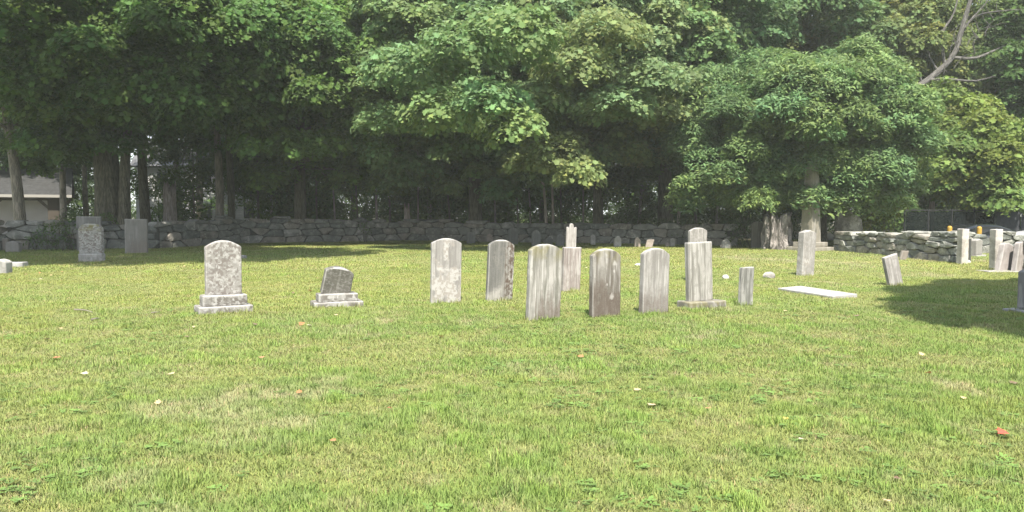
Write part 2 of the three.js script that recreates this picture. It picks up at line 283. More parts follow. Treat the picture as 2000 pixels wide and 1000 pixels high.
// stand a stone where the photograph shows its foot: bx, by foot; ty top; wpx width in the frame
function measure({ bx, by, ty, wpx, turn, t, depth }) {
  const p = depth ? atDepth(bx, by, depth) : ground(bx, by), d = -p.z, rel = turn - Math.atan2(-p.x, d);
  return { p, d, h: atDepth(bx, ty, d).y - (depth ? 0 : 0), w: (wpx / FOCAL * d - t * Math.abs(Math.sin(rel))) / Math.cos(rel) };
}
function headstone(name, label, category, o, mat) {
  const { p, h, w } = measure(o), buried = 0.06;
  const m = mesh(name, slabGeo({ w, h: h + buried, t: o.t, seed: Math.round(o.bx), ...o.shape }), mat);
  m.position.set(p.x, gh(p.x, p.z) - buried, p.z); m.rotation.order = 'YXZ';
  m.rotation.set((o.back ?? 0) * DEG, o.turn, (o.lean ?? 0) * DEG);
  return tag(m, label, category, o.group);
}
const T = 23 * DEG;
const G1 = 'weathered marble headstones in the open lawn';
// the tall stone on two steps
{
  const p = ground(437, 612), g = group('stepped_headstone', p.x, gh(p.x, p.z), p.z, 33 * DEG), mt = stoneMat(1, { mottle: 0.85, streak: 0.25, brown: [0.22, 0.16, 0.13], dark: [0.27, 0.25, 0.23], bump: 0.008 }), mb = stoneMat(2, { base: [0.5, 0.48, 0.45], mottle: 0.9, streak: 0.35, aspect: 0.35, H: 96, W: 256 });
  g.rotation.z = -0.6 * DEG;
  mesh('plinth', slabGeo({ w: 0.80, h: 0.17, t: 0.42, top: 'flat', r: 0.015, seed: 3, ny: 4, rough: 0.006 }), mb, g).position.y = -0.05;
  mesh('base', slabGeo({ w: 0.66, h: 0.17, t: 0.30, top: 'flat', r: 0.02, seed: 4, ny: 4, rough: 0.005 }), mb, g).position.y = 0.118;
  mesh('slab', slabGeo({ w: 0.53, h: 0.845, t: 0.13, top: 'arch', rise: 0.10, r: 0.014, seed: 5, rough: 0.004, taper: -0.0 }), mt, g).position.y = 0.285;
  tag(g, 'mottled white arched headstone standing upright on a two-stepped stone base', 'gravestone');
}
{
  const p = ground(658, 600), g = group('tilted_headstone', p.x, gh(p.x, p.z), p.z, 24 * DEG), mt = stoneMat(7, { base: [0.22, 0.21, 0.18], dark: [0.11, 0.105, 0.085], mottle: 0.3, streak: 0.3, rim: 1, H: 192 }), mb = stoneMat(8, { base: [0.5, 0.485, 0.455], mottle: 0.85, streak: 0.35, aspect: 0.3, H: 96, W: 256 });
  mesh('plinth', slabGeo({ w: 0.80, h: 0.15, t: 0.44, top: 'flat', r: 0.012, seed: 13, ny: 4, rough: 0.005 }), mb, g).position.y = -0.05;
  mesh('base', slabGeo({ w: 0.64, h: 0.13, t: 0.32, top: 'flat', r: 0.015, seed: 14, ny: 4, rough: 0.005 }), mb, g).position.y = 0.098;
  const s = mesh('slab', slabGeo({ w: 0.47, h: 0.47, t: 0.16, top: 'arch', rise: 0.075, r: 0.015, seed: 15, rough: 0.004 }), mt, g);
  s.position.set(-0.03, 0.205, -0.03); s.rotation.set(9 * DEG, 0, -11 * DEG);
  tag(g, 'short dark-faced headstone tipped sideways on its pale two-stepped base', 'gravestone');
}
headstone('headstone', 'arched headstone with white blotches running down its grey face', 'gravestone', { bx: 870, by: 592, ty: 466, wpx: 61, turn: 20 * DEG, t: 0.11, lean: -1.4, back: -1, group: G1, shape: { rise: 0.085 } }, stoneMat(21, { white: 0.43, streak: 0.6, base: [0.45, 0.43, 0.405], dark: [0.27, 0.255, 0.24], rim: 0.8 }));
headstone('headstone', 'arched headstone half dark grey and half rust brown, leaning slightly', 'gravestone', { bx: 974, by: 588, ty: 469, wpx: 54, turn: 24 * DEG, t: 0.11, lean: -3.6, back: -2, group: G1, shape: { rise: 0.095 } }, stoneMat(23, { greyBand: 0.95, red: 0.95, streak: 0.6, base: [0.52, 0.5, 0.46], brown: [0.12, 0.08, 0.055], rim: 0.9 }));
headstone('headstone', 'large arched headstone with wavy grey streaks and a brown stain low down', 'gravestone', { bx: 1060, by: 626, ty: 477, wpx: 69, turn: 24 * DEG, t: 0.12, lean: -3.0, back: -2, group: G1, shape: { rise: 0.095, rough: 0.007 } }, stoneMat(25, { low: 0.27, lowAmt: 0.75, streak: 0.9, moss: 0.6, dark: [0.25, 0.245, 0.21], rim: 0.8, bump: 0.012 }));
headstone('headstone', 'flat-topped pinkish marble slab standing behind the streaked arched headstone', 'gravestone', { bx: 1114, by: 570, ty: 484, wpx: 38, turn: 22 * DEG, t: 0.1, lean: -2, group: G1, shape: { top: 'flat', rise: 0.01 } }, stoneMat(27, { streak: 0.75, base: [0.58, 0.52, 0.49], dark: [0.30, 0.25, 0.23] }));
headstone('headstone', 'narrow white stone with a knob between notched shoulders, its foot hidden', 'gravestone', { bx: 1114, by: 507, ty: 437, wpx: 21, turn: 16 * DEG, t: 0.09, lean: -1.6, group: G1, shape: { nx: 24, top: (s) => { const a = Math.abs(s); return a < 0.42 ? -0.09 * (1 - Math.sqrt(Math.max(0, 1 - (a / 0.42) ** 2))) : a < 0.6 ? -0.15 : -0.11 - 0.04 * (a - 0.6); } } }, stoneMat(29, { streak: 0.5, base: [0.66, 0.63, 0.60], dark: [0.36, 0.32, 0.3] }));
headstone('headstone', 'arched headstone with a brown lower half and two white chips', 'gravestone', { bx: 1181, by: 621, ty: 487, wpx: 62, turn: 23 * DEG, t: 0.12, lean: -0.9, back: -1.5, group: G1, shape: { rise: 0.10 } }, stoneMat(32, { low: 0.52, lowAmt: 0.92, lowU: -0.3, streak: 0.9, moss: 0.35, brown: [0.155, 0.12, 0.095], dark: [0.19, 0.17, 0.145], rim: 0.85, chips: [[0.68, 0.80, 0.05], [0.60, 0.36, 0.07], [0.66, 0.70, 0.03], [0.93, 0.28, 0.05], [0.93, 0.24, 0.04], [0.45, 0.52, 0.025]] }));
headstone('headstone', 'smooth pale grey arched headstone with faint brown streaks, beside the chipped one', 'gravestone', { bx: 1276, by: 616, ty: 486, wpx: 58, turn: 25 * DEG, t: 0.12, lean: -2.6, back: -2, group: G1, shape: { rise: 0.10 } }, stoneMat(34, { low: 0.3, lowAmt: 0.6, lowU: 0.0, streak: 0.75, base: [0.52, 0.50, 0.475], dark: [0.3, 0.285, 0.265], rim: 0.75 }));
{
  const p = ground(1370, 603), g = group('slab_on_kerb_base', p.x, gh(p.x, p.z), p.z, T), mt = stoneMat(36, { streak: 0.85, base: [0.60, 0.58, 0.54], dark: [0.28, 0.27, 0.24], rim: 0.5, grime: 0.6 }), mb = stoneMat(37, { base: [0.32, 0.30, 0.25], dark: [0.17, 0.16, 0.13], moss: 0.6, mottle: 0.4, aspect: 0.3, H: 96, W: 256, rim: 0.1 });
  mesh('base', slabGeo({ w: 0.74, h: 0.18, t: 0.34, top: 'flat', r: 0.02, seed: 43, ny: 4, rough: 0.009 }), mb, g).position.y = -0.06;
  const s = mesh('slab', slabGeo({ w: 0.475, h: 0.96, t: 0.10, top: 'flat', rise: 0.0, r: 0.01, seed: 45 }), mt, g); s.position.set(-0.03, 0.118, -0.02); s.rotation.z = 1.6 * DEG; s.rotation.x = -1 * DEG;
  tag(g, 'tall square-topped white slab set in a long mossy base block', 'gravestone');
}
headstone('headstone', 'round-topped white headstone rising just behind the slab with the mossy base', 'gravestone', { bx: 1361, by: 549, ty: 444, wpx: 37, turn: 18 * DEG, t: 0.1, group: G1, shape: { rise: 0.07 } }, stoneMat(39, { streak: 0.5, base: [0.60, 0.57, 0.54], mottle: 0.3 }));
headstone('short_headstone', 'small thin headstone with a slanting top and dark streaks', 'gravestone', { bx: 1455, by: 599, ty: 522, wpx: 29, turn: 30 * DEG, t: 0.075, lean: -2.2, shape: { top: 'slant', rise: 0.02 } }, stoneMat(41, { streak: 0.8, base: [0.46, 0.455, 0.43], dark: [0.2, 0.2, 0.18], rim: 0.6 }));
headstone('gabled_headstone', 'tall headstone with a pointed gable top and pale left edge', 'gravestone', { bx: 1572, by: 538, ty: 448, wpx: 33, turn: 22 * DEG, t: 0.2, lean: -2.6, shape: { top: 'gable', rise: 0.065, r: 0.012 } }, stoneMat(43, { streak: 0.4, mottle: 0.25, base: [0.56, 0.54, 0.51], dark: [0.3, 0.28, 0.26], white: 0.36, rim: 0.7 }));
{
  const c = [[1531, 568], [1552, 565.5], [1667, 580], [1633, 587]].map(([x, y]) => ground(x, y)), mid = c.reduce((a, b) => a.add(b), V(0, 0, 0)).multiplyScalar(0.25);
  const a = ground(1541, 566.8), b = ground(1650, 583.5), L = a.distanceTo(b);
  const m = mesh('fallen_slab', slabGeo({ w: L, h: 0.56, t: 0.09, top: 'flat', r: 0.012, seed: 47, rough: 0.004 }).translate(0, -0.28, 0).rotateX(-Math.PI / 2), stoneMat(45, { streak: 0.05, base: [0.60, 0.59, 0.57], dark: [0.34, 0.33, 0.31], grime: 0.6, mottle: 0.25, W: 256, H: 96, aspect: 0.4 }));
  m.position.set(mid.x, gh(mid.x, mid.z) + 0.02, mid.z); m.rotation.order = 'YXZ'; m.rotation.y = Math.atan2(-(b.z - a.z), b.x - a.x); m.rotation.x = 2.5 * DEG;
  tag(m, 'white rectangular stone slab lying flat in the grass by the shadow edge', 'grave slab');
}
headstone('leaning_headstone', 'flat-topped headstone leaning far over beside the tree shadow', 'gravestone', { bx: 1750, by: 558, ty: 497, wpx: 29, turn: 22 * DEG, t: 0.09, lean: 13, back: -4, shape: { top: 'flat', rise: 0 } }, stoneMat(47, { streak: 0.6, base: [0.56, 0.54, 0.5], dark: [0.28, 0.26, 0.24], rim: 0.7 }));
headstone('leaning_marker', 'small slanted brownish marker leaning close to the sunlit stone wall', 'grave marker', { bx: 1762, by: 508, ty: 487, wpx: 14, turn: 10 * DEG, t: 0.08, lean: -14, shape: { top: 'slant', rise: 0.05 } }, stoneMat(49, { base: [0.42, 0.36, 0.31], streak: 0.3, H: 96, W: 96 }));
// beyond the gateway
{
  const p = ground(1905, 501), g = group('gateway_headstone', p.x, gh(p.x, p.z), p.z, 30 * DEG), mt = stoneMat(51, { streak: 0.2, base: [0.44, 0.42, 0.38], dark: [0.3, 0.285, 0.26], H: 128, W: 128, aspect: 1.2 });
  mesh('base', slabGeo({ w: 0.62, h: 0.12, t: 0.42, top: 'flat', seed: 51, ny: 4 }), mt, g).position.y = -0.05;
  mesh('slab', slabGeo({ w: 0.40, h: 0.56, t: 0.26, top: 'gable', rise: 0.06, r: 0.02, seed: 52 }), mt, g).position.y = 0.068;
  tag(g, 'thick grey headstone with a peaked top seen through the gateway', 'gravestone');
}
// the pair that leans by the gate on one pale kerb
{
  const p = ground(1968, 533), m = mesh('grave_kerb', slabGeo({ w: 1.3, h: 0.085, t: 0.5, top: 'flat', seed: 61, ny: 3, rough: 0.008 }), stoneMat(55, { base: [0.46, 0.44, 0.4], mottle: 0.6, streak: 0.1, W: 96, H: 96, aspect: 0.4 }));
  m.position.set(p.x + 0.18, gh(p.x, p.z) - 0.05, p.z - 0.35); m.rotation.y = 4 * DEG;
  tag(m, 'low pale stone kerb in the grass under two leaning headstones', 'stone kerb');
  headstone('round_headstone', 'round-topped headstone leaning beside the far gatepost', 'gravestone', { bx: 1957, by: 530, ty: 473, wpx: 27, turn: 24 * DEG, t: 0.14, lean: -19, back: -3, group: 'leaning headstones by the gate', shape: { top: 'round', rise: 0.13, nx: 20 } }, stoneMat(57, { streak: 0.5, base: [0.6, 0.55, 0.52], dark: [0.36, 0.32, 0.30], rim: 1 }));
  headstone('round_headstone', 'round-topped headstone at the picture edge, paired with the leaning one by the gate', 'gravestone', { bx: 1990, by: 531, ty: 471, wpx: 28, turn: 24 * DEG, t: 0.14, lean: -12, back: -2, group: 'leaning headstones by the gate', shape: { top: 'round', rise: 0.13, nx: 20 } }, stoneMat(59, { streak: 0.6, base: [0.6, 0.55, 0.52], dark: [0.38, 0.34, 0.32], rim: 1 }));
}
{
  const p = ground(2012, 610), g = group('dark_headstone', p.x, gh(p.x, p.z), p.z, 18 * DEG), mt = stoneMat(63, { base: [0.29, 0.29, 0.28], dark: [0.19, 0.19, 0.185], streak: 0.4, rim: 0.2 }), mb = stoneMat(64, { base: [0.45, 0.45, 0.44], dark: [0.3, 0.3, 0.3], streak: 0.1, W: 96, H: 96 });
  mesh('base', slabGeo({ w: 0.72, h: 0.1, t: 0.38, top: 'flat', seed: 65, ny: 3 }), mb, g).position.y = -0.05;
  mesh('slab', slabGeo({ w: 0.5, h: 0.62, t: 0.16, top: 'arch', rise: 0.05, seed: 66 }), mt, g).position.set(0.06, 0.068, 0);
  tag(g, 'dark grey headstone on a pale base, standing in the tree shadow', 'gravestone');
}
// towards the shed
{
  const p = ground(180, 512), g = group('shouldered_headstone', p.x, gh(p.x, p.z), p.z, 8 * DEG), mt = stoneMat(67, { mottle: 0.9, streak: 0.15, moss: 0.9, base: [0.56, 0.55, 0.52], dark: [0.26, 0.25, 0.25], brown: [0.3, 0.16, 0.11], rim: 0.6 }), mb = stoneMat(68, { mottle: 0.3, streak: 0.1, base: [0.6, 0.58, 0.54], white: 0.5, H: 96, aspect: 0.4 });
  mesh('base', slabGeo({ w: 0.71, h: 0.33, t: 0.30, top: 'flat', r: 0.05, seed: 70, ny: 6, rough: 0.012 }), mb, g).position.y = -0.05;
  mesh('slab', slabGeo({ w: 0.67, h: 0.93, t: 0.24, top: (s) => -0.16 * Math.pow(Math.abs(s), 3.2), r: 0.03, seed: 71, rough: 0.007 }), mt, g).position.y = 0.27;
  tag(g, 'thick lichen-blotched headstone with rounded shoulders and a rusty patch', 'gravestone');
}
headstone('slate_headstone', 'wide square-topped slate headstone hidden partly behind the lichen-blotched one', 'gravestone', { bx: 175, by: 490, ty: 423, wpx: 44, turn: 4 * DEG, t: 0.1, lean: -0.8, shape: { top: 'flat', rise: 0 } }, stoneMat(72, { base: [0.34, 0.33, 0.31], dark: [0.2, 0.195, 0.185], streak: 0.4, rim: 0.4, grime: 0.8 }));
headstone('slate_headstone', 'square-topped brownish slate headstone standing alone before the stone wall', 'gravestone', { bx: 267, by: 495, ty: 428, wpx: 41, turn: -3 * DEG, t: 0.1, lean: -0.8, shape: { top: 'flat', rise: 0 } }, stoneMat(74, { base: [0.36, 0.345, 0.31], dark: [0.23, 0.215, 0.19], streak: 0.3, low: 0.4, lowAmt: 0.5, brown: [0.27, 0.21, 0.16], rim: 0.3 }));
headstone('slate_headstone', 'low dark slate tucked behind the brownish square-topped slate', 'gravestone', { bx: 295, by: 482, ty: 449, wpx: 16, turn: 6 * DEG, t: 0.08, shape: { top: 'arch', rise: 0.05 } }, stoneMat(76, { base: [0.22, 0.22, 0.2], streak: 0.3, rim: 0.1, H: 128, W: 128 }));
headstone('leaning_slate', 'brown slate leaning back against the vine-grown end of the wall', 'gravestone', { bx: 42, by: 480, ty: 443, wpx: 25, turn: 6 * DEG, t: 0.08, lean: 13, back: -14, shape: { top: 'flat', rise: 0 } }, stoneMat(78, { base: [0.27, 0.25, 0.22], dark: [0.17, 0.16, 0.14], streak: 0.3, rim: 0.2, H: 128, W: 128 }));
headstone('low_marker', 'low grey marker with an arched top in front of the leaning slate', 'grave marker', { bx: 27, by: 493, ty: 471, wpx: 27, turn: 6 * DEG, t: 0.22, group: 'low markers by the vine-grown wall', shape: { top: 'round', rise: 0.09, r: 0.02 } }, stoneMat(80, { base: [0.36, 0.34, 0.31], streak: 0.2, rim: 0.2, H: 96, W: 128, aspect: 0.8 }));
headstone('low_marker', 'small square marker half hidden behind the low arched one', 'grave marker', { bx: 12, by: 490, ty: 466, wpx: 12, turn: 6 * DEG, t: 0.12, group: 'low markers by the vine-grown wall', shape: { top: 'flat', rise: 0 } }, stoneMat(82, { base: [0.42, 0.37, 0.32], streak: 0.2, H: 96, W: 64 }));
headstone('white_marker', 'low white marker with a curved top at the picture edge', 'grave marker', { bx: 3, by: 534, ty: 506, wpx: 38, turn: 4 * DEG, t: 0.3, shape: { top: 'arch', rise: 0.07, r: 0.03 } }, stoneMat(84, { base: [0.62, 0.61, 0.58], streak: 0.1, rim: 0.9, H: 96, W: 128, aspect: 0.6 }));
{
  const p = ground(33, 522), m = mesh('flat_marker', slabGeo({ w: 0.46, h: 0.2, t: 0.34, top: 'flat', r: 0.02, seed: 90, ny: 4, flare: 0.12 }), stoneMat(86, { base: [0.6, 0.6, 0.6], streak: 0.1, W: 96, H: 64, aspect: 0.4 })); m.position.set(p.x, -0.05, p.z); m.rotation.y = 8 * DEG;
  tag(m, 'low white stone block lying just behind the curved white marker', 'grave marker');
  const p2 = ground(474, 506), m2 = mesh('flat_marker', slabGeo({ w: 0.24, h: 0.18, t: 0.18, top: 'arch', rise: 0.03, seed: 91, ny: 4 }), stoneMat(87, { base: [0.5, 0.49, 0.46], W: 64, H: 64 })); m2.position.set(p2.x, -0.05, p2.z);
  tag(m2, 'tiny pale footstone peeping out behind the stepped headstone', 'grave marker');
}
// the far row of small stones before the shaded wall
{
  const dk = { base: [0.27, 0.275, 0.265], dark: [0.14, 0.14, 0.13], streak: 0.3, rim: 0.15, H: 128, W: 96 }, pk = { base: [0.62, 0.53, 0.46], dark: [0.34, 0.28, 0.24], streak: 0.2, H: 96, W: 96 }, gr = { base: [0.6, 0.58, 0.53], dark: [0.28, 0.26, 0.24], streak: 0.3, H: 96, W: 96 };
  const row = [
    [920, 476, 453, 17, 'broad low dark slate in the shade against the wall', dk, 'flat', 0.02, 0], [957, 473, 456, 12, 'short brownish fieldstone marker close under the shaded wall', pk, 'ogee', 0.08, 3],
    [1002, 477, 444, 20, 'tall dark slate with a rounded top, partly behind the rust-stained headstone', dk, 'round', 0.16, 0], [1047, 481, 449, 18, 'dark slate with bulging shoulders above the streaked arched headstone', dk, 'ogee', 0.12, 0],
    [1072, 480, 462, 15, 'smallest dark slate, between two taller dark slates', dk, 'ogee', 0.12, 0], [1093, 481, 457, 17, 'dark slate close beside the narrow knobbed white stone', dk, 'ogee', 0.1, -2],
    [1158, 479, 458, 10, 'narrow grey round-topped marker standing alone before the wall', gr, 'round', 0.12, 0], [1206, 483, 461, 15, 'grey notched little headstone between the narrow marker and pink stones', gr, (s) => -0.05 * Math.abs(s) - (Math.abs(s) > 0.55 ? 0.06 : 0), 0.05, 0],
    [1245, 483, 463, 13, 'upright pinkish fieldstone marker with a pointed top', pk, 'ogee', 0.14, 2], [1266, 484, 466, 14, 'leaning pinkish fieldstone marker beside the upright pink one', pk, 'slant', 0.08, -14],
    [1303, 482, 474, 9, 'tiny pinkish stone beside the small grey round-topped marker', pk, 'ogee', 0.07, 0], [1313, 482, 465, 10, 'small grey round-topped marker beside a tiny pinkish stone', gr, 'round', 0.1, 0],
    [1340, 480, 466, 10, 'dim slate half hidden behind the round-topped white headstone', dk, 'arch', 0.05, 0],
  ];
  const shared = new Map([[dk, stoneMat(100, dk)], [pk, stoneMat(103, pk)], [gr, stoneMat(106, gr)]]);
  row.forEach(([bx, by, ty, wpx, label, mo, top, rise, lean], i) => headstone(label.includes('marker') || label.includes('tiny') ? 'small_marker' : 'slate_marker', label, 'grave marker', { bx, by, ty, wpx, turn: (8 + (i % 3) * 5) * DEG, t: 0.09, lean, group: 'row of small stones before the shaded wall', shape: { top, rise, nx: 14, ny: 12, rough: mo === pk ? 0.02 : 0.006 } }, shared.get(mo)));
}
// obelisk
{
  const p = ground(1592, 490), g = group('obelisk', p.x, 0, p.z - 0.5, 30 * DEG), mt = stoneMat(150, { base: [0.42, 0.385, 0.31], dark: [0.29, 0.265, 0.2], streak: 0.4, rim: 0.15, aspect: 4 });
  mesh('step', slabGeo({ w: 1.3, h: 0.2, t: 1.3, top: 'flat', r: 0.02, seed: 152, ny: 4 }), mt, g).position.y = -0.06;
  mesh('plinth', slabGeo({ w: 0.95, h: 0.2, t: 0.95, top: 'flat', r: 0.02, seed: 153, ny: 4 }), mt, g).position.y = 0.14;
  const sh = new THREE.CylinderGeometry(0.26, 0.40, 3.0, 4, 8).rotateY(Math.PI / 4).translate(0, 1.5, 0), cap = new THREE.CylinderGeometry(0.0, 0.26, 0.4, 4, 1).rotateY(Math.PI / 4).translate(0, 3.2, 0);
  const shaft = mesh('shaft', sh.toNonIndexed(), mt, g); shaft.geometry.computeVertexNormals(); shaft.position.y = 0.33;
  const ca = mesh('cap', cap.toNonIndexed(), mt, g); ca.geometry.computeVertexNormals(); ca.position.y = 0.33;
  tag(g, 'tall tapering stone obelisk with its top hidden in the leafy tree', 'obelisk');
}
// gateposts
for (const [bx, by, ty, wpx, label, lean] of [[1879, 516, 447, 19, 'square granite gatepost at the end of the sunlit stone wall', 0], [1944, 525, 448, 17, 'square granite gatepost on the far side of the gateway opening', 0.6]]) {
  const p = ground(bx, by), h = atDepth(bx, ty, -p.z).y;
  const m = mesh('gatepost', slabGeo({ w: 0.21, h: h + 0.1, t: 0.25, top: 'flat', r: 0.015, seed: bx, nx: 6, ny: 20, nz: 6, rough: 0.009 }), M.granite); m.position.set(p.x, -0.1, p.z); m.rotation.set(0, 3 * DEG, lean * DEG);
  const uv = m.geometry.attributes.uv; for (let i = 0; i < uv.count; i++) uv.setXY(i, uv.getX(i) * 0.4, uv.getY(i) * 1.5);
  tag(m, label, 'gatepost', 'granite gateposts');
}
// loose rocks
function rockGeo(seed, sx, sy, sz, detail = 3, amt = 0.35) {
  const g = mergeVertices((() => { const q = new THREE.IcosahedronGeometry(1, detail); q.deleteAttribute('normal'); q.deleteAttribute('uv'); return q; })(), 1e-4), p = g.attributes.position, o = seed * 3.7, uv = new Float32Array(p.count * 2);
  for (let i = 0; i < p.count; i++) {
    const v = V(p.getX(i), p.getY(i), p.getZ(i)), n = fbm(v.x * 1.3 + o + v.z, v.y * 1.3 + o - v.z * 0.7, 3), f = fbm(v.x * 4 + o, v.y * 4 + v.z * 3 + o, 2);
    v.multiplyScalar(1 - amt + 2 * amt * n * 0.8 + 0.12 * (f - 0.5)); v.set(v.x * sx, v.y * sy, v.z * sz); p.setXYZ(i, v.x, v.y, v.z); uv[i * 2] = v.x + v.z * 0.6; uv[i * 2 + 1] = v.y + v.z * 0.4;
  }
  g.setAttribute('uv', new THREE.BufferAttribute(uv, 2)); g.computeVertexNormals();
  return g;
}
for (const [bx, by, s, sy, label, mat] of [[1418, 545, 0.09, 0.085, 'small white rock in the grass between the thin headstone and mossy base', M.paleRock], [1504, 543, 0.15, 0.12, 'rounded grey rock half sunk in the lawn behind the white slab', M.boulder], [1420, 486, 0.24, 0.3, 'pale grey rounded stone at the broken end of the shaded wall', M.boulder], [1888, 515, 0.13, 0.1, 'pale rock at the foot of the first gatepost', M.paleRock], [1248, 519, 0.13, 0.06, 'flat white stone lying in the grass behind the arched headstones', M.paleRock]]) {
  const p = ground(bx, by), m = mesh('rock', rockGeo(bx, s, sy, s * 0.9, 4), mat); m.position.set(p.x, gh(p.x, p.z) + sy * 0.45, p.z - s * 0.4); m.rotation.y = bx; tag(m, label, 'rock', 'loose rocks about the lawn');
}

// ------------------------------------------------------------------ dry stone walls: every stone its own piece
function dryWall(name, label, path, heights, seed, { cell = [0.62, 0.2], depth = 0.5, cap = 300, mats = M.wall } = {}) {
  const R = rng(seed), pts = path, acc = [0]; for (let i = 1; i < pts.length; i++) acc.push(acc[i - 1] + pts[i].distanceTo(pts[i - 1]));
  const L = acc[acc.length - 1];
  const at = (s) => { let i = 1; while (i < pts.length - 1 && acc[i] < s) i++; const t = clamp((s - acc[i - 1]) / (acc[i] - acc[i - 1]), -0.1, 1.1), a = pts[i - 1], b = pts[i]; return { x: mix(a.x, b.x, t), z: mix(a.z, b.z, t), h: mix(heights[i - 1], heights[i], clamp(t)), turn: Math.atan2(-(b.z - a.z), b.x - a.x) }; };
  const g = group(name, 0, 0, 0); tag(g, label, 'stone wall');
  // seeds in loose courses, thicker below
  const seeds = [], H = Math.max(...heights); let y = 0; const courses = []; while (y < H + 0.1) { const ch = cell[1] * (1.75 - 1.0 * Math.min(1, y / H)) * (0.85 + 0.3 * R()); courses.push([y, ch]); y += ch; }
  for (const [y0, ch] of courses) { let s = -R() * cell[0]; while (s < L + cell[0]) { const wd = cell[0] * (0.35 + 1.5 * R() * R() + 0.3 * R()) * (ch > cell[1] ? 1.0 : 0.95); seeds.push([s + wd / 2, y0 + ch * (0.5 + (R() - 0.5) * 0.55), ch]); s += wd; } }
  const AN = cell[0] / cell[1] * 0.62;     // stones lie: distance counts more upwards
  const cells = [];
  seeds.forEach(([sx, sy], i) => {
    const e = at(clamp(sx, 0, L)), top = e.h * (0.93 + 0.14 * vnoise(sx * 1.7, seed)) + (R() - 0.5) * 0.08;
    if (sy > top - 0.03 || sx < -0.05 || sx > L + 0.05) return;
    let poly = [[Math.max(0, sx - 1.5), -0.05], [Math.min(L, sx + 1.5), -0.05], [Math.min(L, sx + 1.5), top], [Math.max(0, sx - 1.5), top]];
    seeds.forEach(([qx, qy], j) => {
      if (j === i || Math.abs(qx - sx) > 2.4 || Math.abs(qy - sy) > 1) return;
      const nx = (qx - sx), ny = (qy - sy) * AN * AN, mx = (qx + sx) / 2, my = (qy + sy) / 2, out = [];
      for (let k = 0; k < poly.length; k++) { const a = poly[k], b = poly[(k + 1) % poly.length], da = (a[0] - mx) * nx + (a[1] - my) * ny, db = (b[0] - mx) * nx + (b[1] - my) * ny; if (da <= 0) out.push(a); if (da * db < 0) { const t = da / (da - db); out.push([mix(a[0], b[0], t), mix(a[1], b[1], t)]); } }
      poly = out;
    });
    if (poly.length < 3) return;
    let A = 0; for (let k = 0; k < poly.length; k++) { const a = poly[k], b = poly[(k + 1) % poly.length]; A += a[0] * b[1] - b[0] * a[1]; } A /= 2;
    if (A < 0.004) return;
    cells.push({ poly, A, e, sx, sy });
  });
  cells.sort((a, b) => b.A - a.A);
  const rest = [];
  cells.forEach(({ poly, e, sx }, ci) => {
    const n = poly.length, cx = poly.reduce((a, p) => a + p[0], 0) / n, cy = poly.reduce((a, p) => a + p[1], 0) / n;
    // roughen: cut corners with midpoints
    const pr = []; for (let k = 0; k < n; k++) { const a = poly[k], b = poly[(k + 1) % n], l = Math.hypot(b[0] - a[0], b[1] - a[1]); if (l > 0.05) { pr.push([mix(a[0], b[0], 0.16), mix(a[1], b[1], 0.16)], [mix(a[0], b[0], 0.84), mix(a[1], b[1], 0.84)]); } else pr.push([mix(a[0], b[0], 0.5), mix(a[1], b[1], 0.5)]); }
    const m = pr.length, P = [], U = [], I = [], proud = (R() - 0.4) * 0.14, tiltX = (R() - 0.5) * 0.18, tiltY = (R() - 0.5) * 0.14;
    const ring = (gap, z, jit) => pr.forEach(([x, y]) => { const dx = x - cx, dy = y - cy, l = Math.hypot(dx, dy), k = Math.max(0.2, 1 - gap / l); const jx = (R() - 0.5) * jit, jy = (R() - 0.5) * jit; const X = dx * k + jx, Y = dy * k + jy; P.push(X, Y, z + proud + (z > -0.1 ? X * tiltX + Y * tiltY + (R() - 0.5) * jit * 1.5 : 0)); U.push((X + sx * 1.37) * 0.9, (Y + cy) * 0.9 + ci * 0.37 - z * 0.5); });
    ring(0.006, -depth, 0.0); ring(0.015, -0.06, 0.016); ring(0.034, -0.006, 0.022);
    P.push(0, 0, 0.008 + (R() - 0.5) * 0.02 + proud); U.push(sx * 1.37 * 0.9, cy * 0.9 + ci * 0.37);
    for (let q = 0; q < 2; q++) for (let k = 0; k < m; k++) { const a = q * m + k, b = q * m + (k + 1) % m; I.push(a, b, b + m, a, b + m, a + m); }
    for (let k = 0; k < m; k++) I.push(2 * m + k, 2 * m + (k + 1) % m, 3 * m);
    const geo0 = new THREE.BufferGeometry(); geo0.setAttribute('position', new THREE.Float32BufferAttribute(P, 3)); geo0.setAttribute('uv', new THREE.Float32BufferAttribute(U, 2)); geo0.setIndex(I);
    const geo = geo0.toNonIndexed(); geo.computeVertexNormals();
    const w = at(clamp(cx, 0, L));
    const mat = mats[Math.floor(R() * mats.length)];
    if (ci < cap) { const st = mesh('stone', geo, mat, g); st.position.set(w.x, cy + gh(w.x, w.z), w.z); st.rotation.y = w.turn; st.name = numbered('stone'); } else rest.push(geo.rotateY(w.turn).translate(w.x, cy + gh(w.x, w.z), w.z));
  });
  if (rest.length) { const s = mesh('small_stones', mergeGeometries(rest), mats[0], g); s.userData.kind = 'stuff'; }
  // added near-black core: shade in the joints as colour, light kept out
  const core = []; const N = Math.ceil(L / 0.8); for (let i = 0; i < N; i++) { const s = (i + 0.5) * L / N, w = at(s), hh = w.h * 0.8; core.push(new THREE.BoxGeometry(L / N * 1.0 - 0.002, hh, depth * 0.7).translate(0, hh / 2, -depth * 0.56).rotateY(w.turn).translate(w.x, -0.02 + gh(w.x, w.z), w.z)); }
  const c = mesh('dark_core', mergeGeometries(core), M.wallCore, g); c.userData.kind = 'stuff';
  return g;
}
const wallPath = [[-90, 496], [0, 490], [300, 486], [480, 476], [800, 470.5], [1040, 474], [1440, 481]].map(([x, y]) => ground(x, y));
